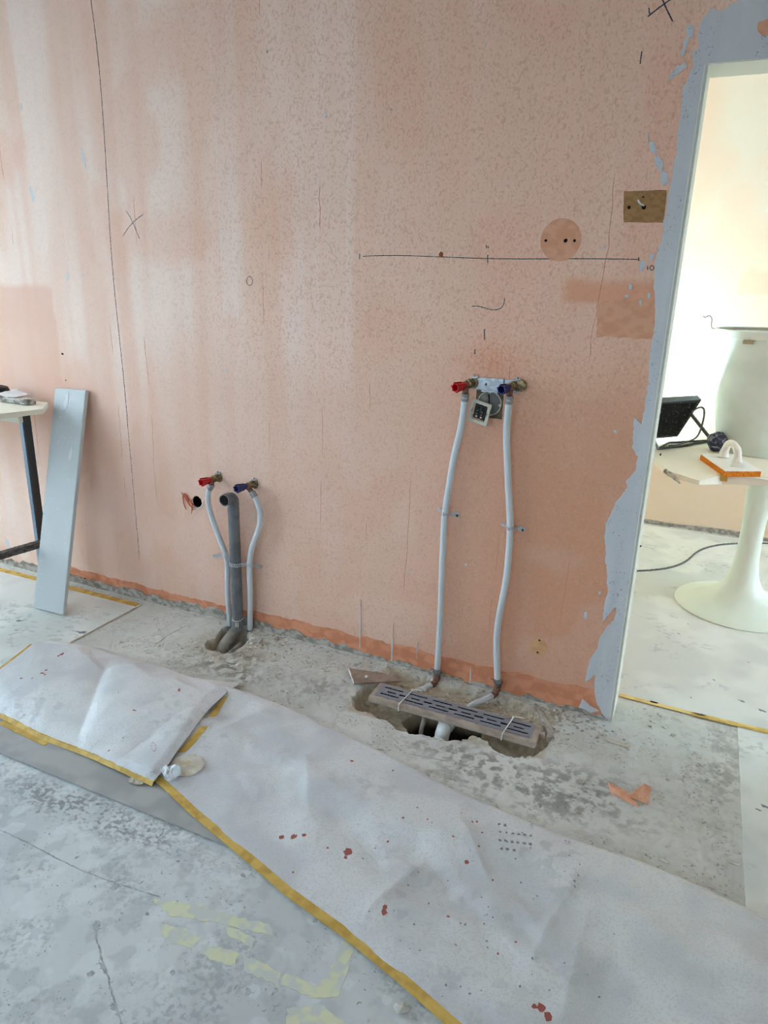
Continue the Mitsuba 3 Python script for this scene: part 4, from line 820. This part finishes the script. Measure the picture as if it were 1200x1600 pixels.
# white pipe end and grey conduit in the void
p = fl(693, 1139, -.035)
t = thing('drain_pipe', 'white plastic pipe end showing in the dark opening under the drain cover', 'pipe')
part(t, 'tube', tube(curve([p + [0, -.018, -.06], p + [0, -.012, -.02], p + [.002, .01, .006], p + [.006, .06, .004], p + [.01, .12, -.01]], 20), .027, 20), 'pipe_white', True)
part(t, 'collar', tube(curve([p + [.002, .012, .006], p + [.004, .035, .006]], 4) if False else np.array([p + [.0025, .014, .006], p + [.004, .04, .006]]), .031, 20), 'pipe_white', 30)
p = fl(659, 1130, -.03); whole('conduit', 'thin grey conduit standing in the dark opening left of the white pipe end', 'conduit', tube([p + [-.002, -.01, -.12], p + [0, -.002, -.03], p + [.004, .02, .03], p + [.006, .04, .03]], .0085, 12), 'pipe_dust', True)

# ---------------------------------------------------------------- tile fragment, chips and scraps
def level(pts_px, z): return [fl(a, b, z)[:2] for a, b in pts_px]
t = thing('tile_fragment', 'broken triangular brown tile lying beside the left end of the drain cover', 'tile')
m = extr(Polygon(level([(545, 1046), (553, 1069), (628, 1066), (600, 1054)], .012)), .008); m.apply_translation((0, 0, .010)); part(t, 'body', m, 'tile_brown')
a, b = level([(545, 1046), (553, 1069)], .012); part(t, 'edge', bar((*a, .0145), (*b, .0145), .006, .010), 'chip_white', label='pale broken edge')
chips = [(676, 1068, .013, 'chip_white', 'white chip of mortar left of the tall left hose coupling'), (663, 1078, .016, 'chip_white', 'flat pale stone left of the tall left supply hose'), (746, 1083, .020, 'chip_white', 'largest white chip between the two tall supply hoses'), (762, 1098, .013, 'chip_white', 'white chip just left of the tall right hose coupling'), (573, 1063, .012, 'chip_white', 'small pale chip lying on the brown tile'),
         (577, 1100, .024, 'chip_grey', 'grey sand clod in the opening at the left end of the drain cover'), (849, 1150, .012, 'chip_grey', 'small beige stone at the right end of the drain cover'), (362, 1034, .024, 'chip_white', 'pale flake of plaster in front of the small pipe opening'), (372, 1037, .015, 'chip_white', 'thin pale flake beside the flake in front of the small opening'), (406, 1003, .017, 'chip_grey', 'grey clod right of the small pipe opening'), (432, 997, .018, 'chip_grey', 'rough grey clod against the wall right of the left plumbing'), (399, 1012, .008, 'chip_white', 'tiny white chip right of the dusty floor pipe'),
         (910, 1222, .016, 'chip_grey', 'small grey stone on the worn floor left of the orange fragments'), (927, 1224, .010, 'chip_white', 'tiny white stone on the worn floor beside the grey stone'), (1052, 1148, .012, 'chip_grey', 'dark grey pebble on the screed in the doorway'), (1016, 1134, .008, 'chip_grey', 'tiny dark pebble nearest to the doorway corner'), (940, 1148, .012, 'chip_grey', 'small grey pebble in front of the wall corner')]
for i, (px, py, r, m, lab) in enumerate(chips):
    p = fl(px, py); z = ground(p[0], p[1]); p = fl(px, py, z + .004); z = ground(p[0], p[1]); s = stone(r, 200 + i, .4 if r > .01 else .6)
    if 'on the brown tile' in lab: z = .018
    s.apply_translation((p[0], p[1], z - s.bounds[0][2] * .75)); whole('stone_chip', lab, 'stone', s, m)
def flake(px, py, pts, tilt, name, lab, m, cat_, th=.004, rot=0.0, z0=None, dz=.0):
    p = fl(px, py); z = ground(p[0], p[1]); s = extr(Polygon(pts).buffer(0), th)
    s.apply_transform(trimesh.transformations.rotation_matrix(tilt[0], [1, 0, 0])); s.apply_transform(trimesh.transformations.rotation_matrix(tilt[1], [0, 1, 0])); s.apply_transform(trimesh.transformations.rotation_matrix(rot, [0, 0, 1]))
    s.apply_translation((p[0], p[1], z - s.bounds[0][2] + dz)); return whole(name, lab, cat_, s, m)
flake(996, 1250, [(-.035, -.01), (.03, -.022), (.038, .03), (.015, .036)], (.9, .1), 'plaster_fragment', 'bright orange fragment of plaster tilted up on the screed', 'chip_orange', 'plaster fragment', .006, .3)
flake(967, 1240, [(-.04, .01), (-.02, -.02), (.025, -.02), (.045, -.002), (.01, .012)], (.25, .1), 'plaster_fragment', 'dull orange fragment of plaster left of the brighter one', 'chip_orange', 'plaster fragment', .006, -.2)
flake(980, 1250, [(-.02, .006), (0, -.01), (.04, -.006), (.02, .008)], (.1, 0), 'plaster_fragment', 'flat sliver of orange plaster between the two larger fragments', 'chip_orange', 'plaster fragment', .004, -.3)
flake(960, 1161, [(-.055, 0), (-.02, .008), (.05, .012), (.045, -.004), (-.02, -.008)], (.1, .05), 'paper_scrap', 'thin curled beige paper scrap on the screed near the doorway', 'leaf_beige', 'paper scrap', .003, -.15)
flake(1145, 1349, [(-.02, 0), (0, .006), (.02, .002), (.018, -.006), (-.012, -.005)], (.2, .1), 'paper_scrap', 'small white paper scrap beside the right hand sheet edge', 'chip_white', 'paper scrap', .002, .0)
flake(1036, 1347, [(-.012, 0), (0, .008), (.014, .002), (.008, -.005)], (.2, .1), 'paper_scrap', 'tiny white paper scrap near the long sheet, left of the other scrap', 'chip_white', 'paper scrap', .002, .0)
p = fl(627, 1581); s = stone(.017, 77, .7); s.apply_translation((p[0], p[1], -s.bounds[0][2] - .002)); whole('paper_ball', 'small crumpled grey white paper ball on the floor beside the ochre tape', 'paper ball', s, 'chip_white')
# concrete slab edge standing at the right end of the opening
q = [fl(832, 1104, .0), fl(842, 1112, 0), fl(858, 1139, .0), fl(860, 1153, .0)]
cr = np.array([a[:2] for a in q]); pl_ = LineString(cr).buffer(.012, cap_style=2)
m = extr(ragged(np.array(pl_.exterior.coords)[:-1], .012, .003, 8), .05); m.apply_translation((0, 0, -.045)); whole('concrete_edge', 'broken pale concrete edge at the right end of the floor opening', 'concrete edge', m, 'chip_grey')
# dry petal-like paper discs and film scraps at the sheets' meeting point
pz, nn = hit(big_top, 292, 1196)
if pz is not None:
    ex_ = np.cross([0, 1, 0], nn); ex_ /= np.linalg.norm(ex_); ey_ = np.cross(nn, ex_)
    t = thing('paper_disc', 'oval beige paper disc with a brown centre, beside the lifted sheet corner', 'paper disc')
    part(t, 'disc', frame(extr(blob(0, 0, .056, .046, 12, 36, .2, .04), .002), pz + nn * .001, ex_, ey_, nn), 'leaf_beige')
    part(t, 'stain', frame(cat(extr(blob(-.008, .006, .014, .008, 13, 14, .5, .4), .0006), extr(LineString([(-.03, .0), (0, .001), (.045, .004)]).buffer(.001), .0006)), pz + nn * .003, ex_, ey_, nn), 'stain_tan', label='brownish stain at its centre')
def crumple(px, py, r, seed, z, asp=(1, .7, .35)):
    g_ = np.random.default_rng(seed); n = 60; a = g_.uniform(-1, 1, (n, 2)); a = a[(a ** 2).sum(1) < 1]
    tr_ = Delaunay(a).simplices; h_ = g_.uniform(0, 1, len(a)); p = fl(px, py, z)
    return trimesh.Trimesh(np.c_[a * r * np.array(asp[:2]), h_ * r * asp[2]] + p, tr_, process=False)
whole('film_scrap', 'crumpled clear film scrap at the lifted corner of the short sheet', 'plastic film', crumple(268, 1212, .036, 3, .022, (1, .9, .9)), 'clear_film')
whole('film_scrap', 'flat clear film scrap poking out under the ochre tape of the short sheet', 'plastic film', crumple(213, 1222, .026, 4, .008, (1.2, .7, .3)), 'leaf_beige')
# fine rubble, too small to tell apart
g3 = np.random.default_rng(11); bits_w, bits_g = [], []
def scatter(cx, cy, sx, sy, n, r0, r1):
    for _ in range(n):
        x, y_ = cx + g3.normal(0, sx), cy + g3.normal(0, sy)
        if y_ > -.012 and x < DX: y_ = -.012 - abs(g3.normal(0, .01))
        r_ = g3.uniform(r0, r1) * g3.uniform(.5, 1); z = ground(x, y_)
        if z < -.08: continue
        p_ = g3.normal(0, 1, (8, 3)); p_ /= np.linalg.norm(p_, axis=1, keepdims=True); m_ = trimesh.convex.convex_hull(p_ * r_ * [1, .8, .5]); m_.apply_translation((x, y_, z + r_ * .15)); (bits_w if g3.random() < .45 else bits_g).append(m_)
scatter(-1.66, -.22, .16, .1, 330, .002, .008); scatter(-.7, -.09, .3, .05, 420, .002, .010); scatter(-.34, -.06, .1, .035, 190, .003, .011); scatter(-1.25, -.03, .3, .012, 200, .002, .009); scatter(-1.6, -.08, .08, .04, 90, .004, .015); scatter(-.65, -.16, .25, .04, 160, .004, .014); scatter(-.27, -.05, .06, .03, 80, .004, .014); scatter(-1.72, -.30, .12, .03, 60, .003, .010)
scatter(-.9, -.32, .3, .05, 120, .0015, .005); scatter(-.3, -.46, .2, .08, 140, .0015, .005); scatter(-.1, -.3, .15, .15, 90, .0015, .004); scatter(-1.7, -.38, .25, .06, 80, .0015, .005); scatter(-2.3, -.03, .3, .01, 60, .002, .006); scatter(-1.9, -.2, .3, .14, 60, .0015, .004)
whole('rubble', 'fine pale mortar crumbs scattered on the screed along the wall', 'rubble', cat(*bits_w), 'chip_white', kind='stuff')
whole('rubble', 'fine grey grit scattered on the screed round the openings', 'rubble', cat(*bits_g), 'chip_grey', kind='stuff')

# ---------------------------------------------------------------- the room beyond: table, tub, lamp, float
TC = fl(1152, 948)[:2]; TZ = .722
t = thing('pedestal_table', 'white pedestal table with a trumpet shaped foot, beyond the doorway', 'table')
prof = [[0, .004], [.295, .004], [.300, .010], [.292, .016], [.24, .030], [.18, .052], [.13, .082], [.095, .12], [.072, .17], [.060, .23], [.054, .30], [.052, .38], [.054, .48], [.060, .58], [.074, .68], [.09, TZ - .018], [0, TZ - .018]]
pr_ = np.array(prof); s_ = np.r_[0, np.cumsum(np.linalg.norm(np.diff(pr_[3:-1], axis=0), axis=1))]; sm = CubicSpline(s_, pr_[3:-1])(np.linspace(0, s_[-1], 48))
part(t, 'foot', lathe(np.vstack([pr_[:3], sm, pr_[-1:]]), 64, (*TC, 0)), 'lacquer_white', 40)
tc2 = np.array([TC[0] + .02, TC[1] + .28])
part(t, 'top', lathe([[0, -.018], [.46, -.018], [.50, -.004], [.50, 0], [0, 0]], 72, (*tc2, TZ)), 'lacquer_white', 30)
# paper cover with a hanging front flap
zc_ = TZ + .002
cov = [fl(1045, 737, zc_), fl(1093, 752, zc_), fl(1130, 742, zc_), fl(1215, 748, zc_)]
cv = Polygon([fl(1006, 703, zc_)[:2]] + [c[:2] for c in cov] + [(1.0, TC[1] - .16), (1.0, 2.1), (-.42, 2.1)])
t = thing('table_cover', 'pale paper cover lying over the pedestal table, its corner hanging at the front', 'cover')
part(t, 'sheet', flat(cv, .0016, zc_), 'paper_cream')
fp = [fl(1023, 715, zc_), fl(1045, 737, zc_), fl(1093, 752, zc_), fl(1130, 742, zc_), fl(1215, 748, zc_)]; dn = [.028, .02, .012, .04, .03]
fv = np.array(fp + [p + [.0, -.012, -d] for p, d in zip(fp, dn)]); n_ = len(fp)
part(t, 'flap', shell(trimesh.Trimesh(fv, [f for i in range(n_ - 1) for f in ([i, n_ + i, n_ + i + 1], [i, n_ + i + 1, i + 1])], process=False), .0015), 'paper_cream')
p1, p2 = fl(1040, 735, zc_ + .001), fl(1064, 745, zc_ + .001)
part(t, 'curled_corner', tube([p1 + [0, 0, -.004], (p1 + p2) / 2 + [0, 0, -.012], p2 + [0, 0, -.03]], [.012, .010, .004], 10), 'dusty_wood', True, 'dusty rolled corner of the cover')
pt = fl(1127, 742, zc_ + .002); part(t, 'tape', box(.045, .004, .028, (pt[0] + .005, pt[1] - .012, pt[2] - .012)), 'tape_yellow', label='scrap of yellow tape')
zt2 = TZ + .0038
# tub
BC = np.array([.295, 1.76]); rb, rt, hb = .215, .318, wl(1200, 516, 1.70)[2] - zt2
t = thing('mortar_tub', 'tall pale mortar tub standing on the pedestal table', 'tub')
ot = [[0, 0], [rb, 0], [rb + .004, .004]] + [[rb + (rt - rb) * (u ** .8), hb * u] for u in np.linspace(.05, .93, 14)] + [[rt + .004, hb * .935], [rt + .006, hb * .94], [rt + .006, hb - .003], [rt + .003, hb], [rt - .004, hb]]
part(t, 'body', lathe(ot + [[rt - .005, hb - .006], [rb + .012, hb * .6], [rb - .006, .02], [0, .02]], 64, (*BC, zt2)), 'tub_white', 35)
part(t, 'mortar', lathe([[0, 0], [rt - .030, 0], [rt - .0065, hb * .2 - .004], [rt - .0045, hb * .2 - .004], [rt - .02, -.006], [0, -.006]], 64, (*BC, zt2 + hb * .8)), 'tub_inside', True, 'dried beige mortar inside the rim')
pts_ = [wl(1131, 526, 1.50), wl(1165, 530, 1.45)]
ang = [math.radians(a) for a in (236, 240, 244, 248)]
part(t, 'lug', cat(*[box(.05, .02, .02, (BC[0] + (rt + .008) * math.cos(a), BC[1] + (rt + .008) * math.sin(a), zt2 + hb * .92), .003) for a in ang[1:2]]), 'tub_inside', label='small lug under the rim')
hw = [wl(a, b, 1.70) for a, b in [(1099, 494), (1104, 495), (1108, 493.5), (1111.5, 496), (1112, 503), (1112, 511), (1118, 514)]]
part(t, 'wire_handle', tube(curve(hw, 30), .0028, 6), 'cable_grey', True, 'bent wire handle')
# LED flood lamp on its stand, turned to the wall
LC = np.array([-.115, 1.62]); nrm = np.array([-.68, .56, .47]); nrm /= np.linalg.norm(nrm)
ru = np.cross(np.array([0, 0, 1.0]), nrm); ru /= np.linalg.norm(ru); ru = -ru; uu = np.cross(ru, nrm); uu = uu if uu[2] > 0 else -uu
br3 = wl(1058, 681, 1.62); tr3 = br3 + uu * .235; LW, LH = .30, .235
print('flood', br3, [tuple(np.round((600 + FPX * (R.T @ (q - O))[0] / (R.T @ (q - O))[2], 800 + FPX * (R.T @ (q - O))[1] / (R.T @ (q - O))[2]), 0)) for q in (br3, tr3, tr3 - ru * LW, br3 - ru * LW)])
t = thing('flood_lamp', 'black flood lamp on a folding stand on the pedestal table, facing the wall', 'lamp')
cl = br3 - ru * LW / 2 + uu * LH / 2
def lamp(m): return frame(m, cl, ru, uu, np.cross(ru, uu))
sg = 1.0 if np.cross(ru, uu) @ nrm > 0 else -1.0
part(t, 'housing', lamp(box(LW, LH, .03, (0, 0, sg * .016), .004)), 'lamp_black', label='black housing speckled with dust')
part(t, 'rim', lamp(cat(*[box(LW + .008, .010, .038, (0, s * LH / 2, sg * .016), .003) for s in (-1, 1)], *[box(.010, LH, .038, (s * LW / 2, 0, sg * .016), .003) for s in (-1, 1)])), 'lamp_edge')
for k in range(24): part(f'{t}__housing', 'cooling_fin', lamp(box(.003, LH - .03, .008, (-LW / 2 + .02 + k * (LW - .04) / 23, 0, -sg * .002))), 'lamp_black')
face = trimesh.creation.box((LW - .03, LH - .03, .002)); face.apply_translation((0, 0, sg * .0335))
k = f'{t}__lamp_face'; scene[k] = mikit.ply(lamp(face), 'lamp_glass', emitter={'type': 'area', 'radiance': rgb(LAMP)}); labels[k] = {'label': 'glowing front of the lamp'}
def lp(u, v_, w): return cl + ru * u + uu * v_ + np.cross(ru, uu) * w * sg
zf = zt2 + .008; pv, pv2 = lp(LW / 2 + .012, .02, .012), lp(-LW / 2 - .012, .02, .012)
fr_ = fl(1112, 688, zf); fl_ = fr_ - ru * (LW + .03); b1 = fl(1064, 697, zf); b0 = fl(1028, 701, zf)
part(t, 'stand', tube([pv, fr_], .009, 8), 'dark_steel', 30, 'dark folding stand'); part(t, 'stand', tube([pv2, b0], .007, 8), 'light_steel', 30)
part(t, 'foot_rail', tube([b0, b1, fr_], .007, 8), 'lamp_edge', 30); part(t, 'foot_rail', tube([b0, fl_ + [0, .05, 0], fr_], .006, 8), 'lamp_edge', 30)
part(t, 'cable', tube(curve([lp(LW / 2 - .02, .05, -.006), wl(1100, 640, 1.60), wl(1098, 660, 1.56), fl(1078, 689, zf + .01), fl(1062, 694, zf), fl(1045, 696, zf)], 40), .0045, 8), 'cable_grey', True, 'grey lamp cable looping down')
# lump and float
p = fl(1119, 705, zt2); m = trimesh.creation.icosphere(3, .050); dsp = meshkit.fbm(m.vertices / .028, 3, 8); m.vertices = m.vertices * (0.82 + .45 * dsp)[:, None] * [1.0, 1.0, .98]
m.apply_translation((p[0] + .0, p[1] + .0, zt2 + .001 - m.bounds[0][2])); whole('crumpled_rag', 'lump of dusty dark blue rag between the flood lamp and the tub', 'rag', m, 'lump_blue', True)
z1 = zt2 + .030; q = [fl(1095, 709, z1), fl(1133, 735, z1), fl(1190, 735, z1)]; q4 = q[0] + q[2] - q[1]
t = thing('sponge_float', 'sponge float with orange sponge and white handle at the front of the pedestal table', 'float')
sp_ = Polygon([a[:2] for a in (q[0], q[1], q[2], q4)]); part(t, 'sponge', flat(sp_, .024, zt2), 'sponge_orange', label='orange sponge')
part(t, 'plate', flat(sp_.buffer(-.002), .005, zt2 + .0245), 'handle_white', label='white plate')
cc = (q[0] + q[2]) / 2; d = (q[2] - q[1]); d /= np.linalg.norm(d); e = np.array([(q[0] - q[1])[0], (q[0] - q[1])[1], 0]); e /= np.linalg.norm(e)
hp = [cc + e * .085, cc + e * .078 + [0, 0, .045], cc + e * .045 + [0, 0, .078], cc - e * .03 + [0, 0, .080], cc - e * .066 + [0, 0, .062], cc - e * .078 + [0, 0, .028], cc - e * .092]
part(t, 'handle', tube(curve(hp, 40), np.interp(np.linspace(0, 1, 40), [0, .15, .5, .85, 1], [.026, .018, .017, .018, .030]), 16), 'handle_white', True, 'white arched handle')
# cable on the floor of the next room
whole('floor_cable', 'thin grey cable curving over the pale floor behind the pedestal table', 'cable', tube(curve([fl(a, b, .007) for a, b in [(940, 893), (995, 892), (1040, 888), (1070, 878), (1090, 862), (1120, 852), (1160, 849), (1230, 849)]], 60), .0055, 8), 'cable_grey', True)

# look-alikes belong together
GROUPS = {'fleece_sheet': 'protective fleece sheets', 'tap': 'plugged wall taps', 'supply_hose': 'white supply hoses', 'pipe_clip': 'steel pipe clips', 'cable_tie': 'white cable ties on the drain cover',
          'stone_chip': 'loose stones and mortar chips', 'plaster_fragment': 'orange plaster fragments', 'paper_scrap': 'paper scraps on the floor', 'floor_pipe': 'white pipes in the floor openings', 'film_scrap': 'film scraps at the sheet corner'}
for k_ in things:
    b_ = k_[:-4] if k_[-3:].isdigit() else k_
    if b_ in GROUPS: labels[k_]['group'] = GROUPS[b_]
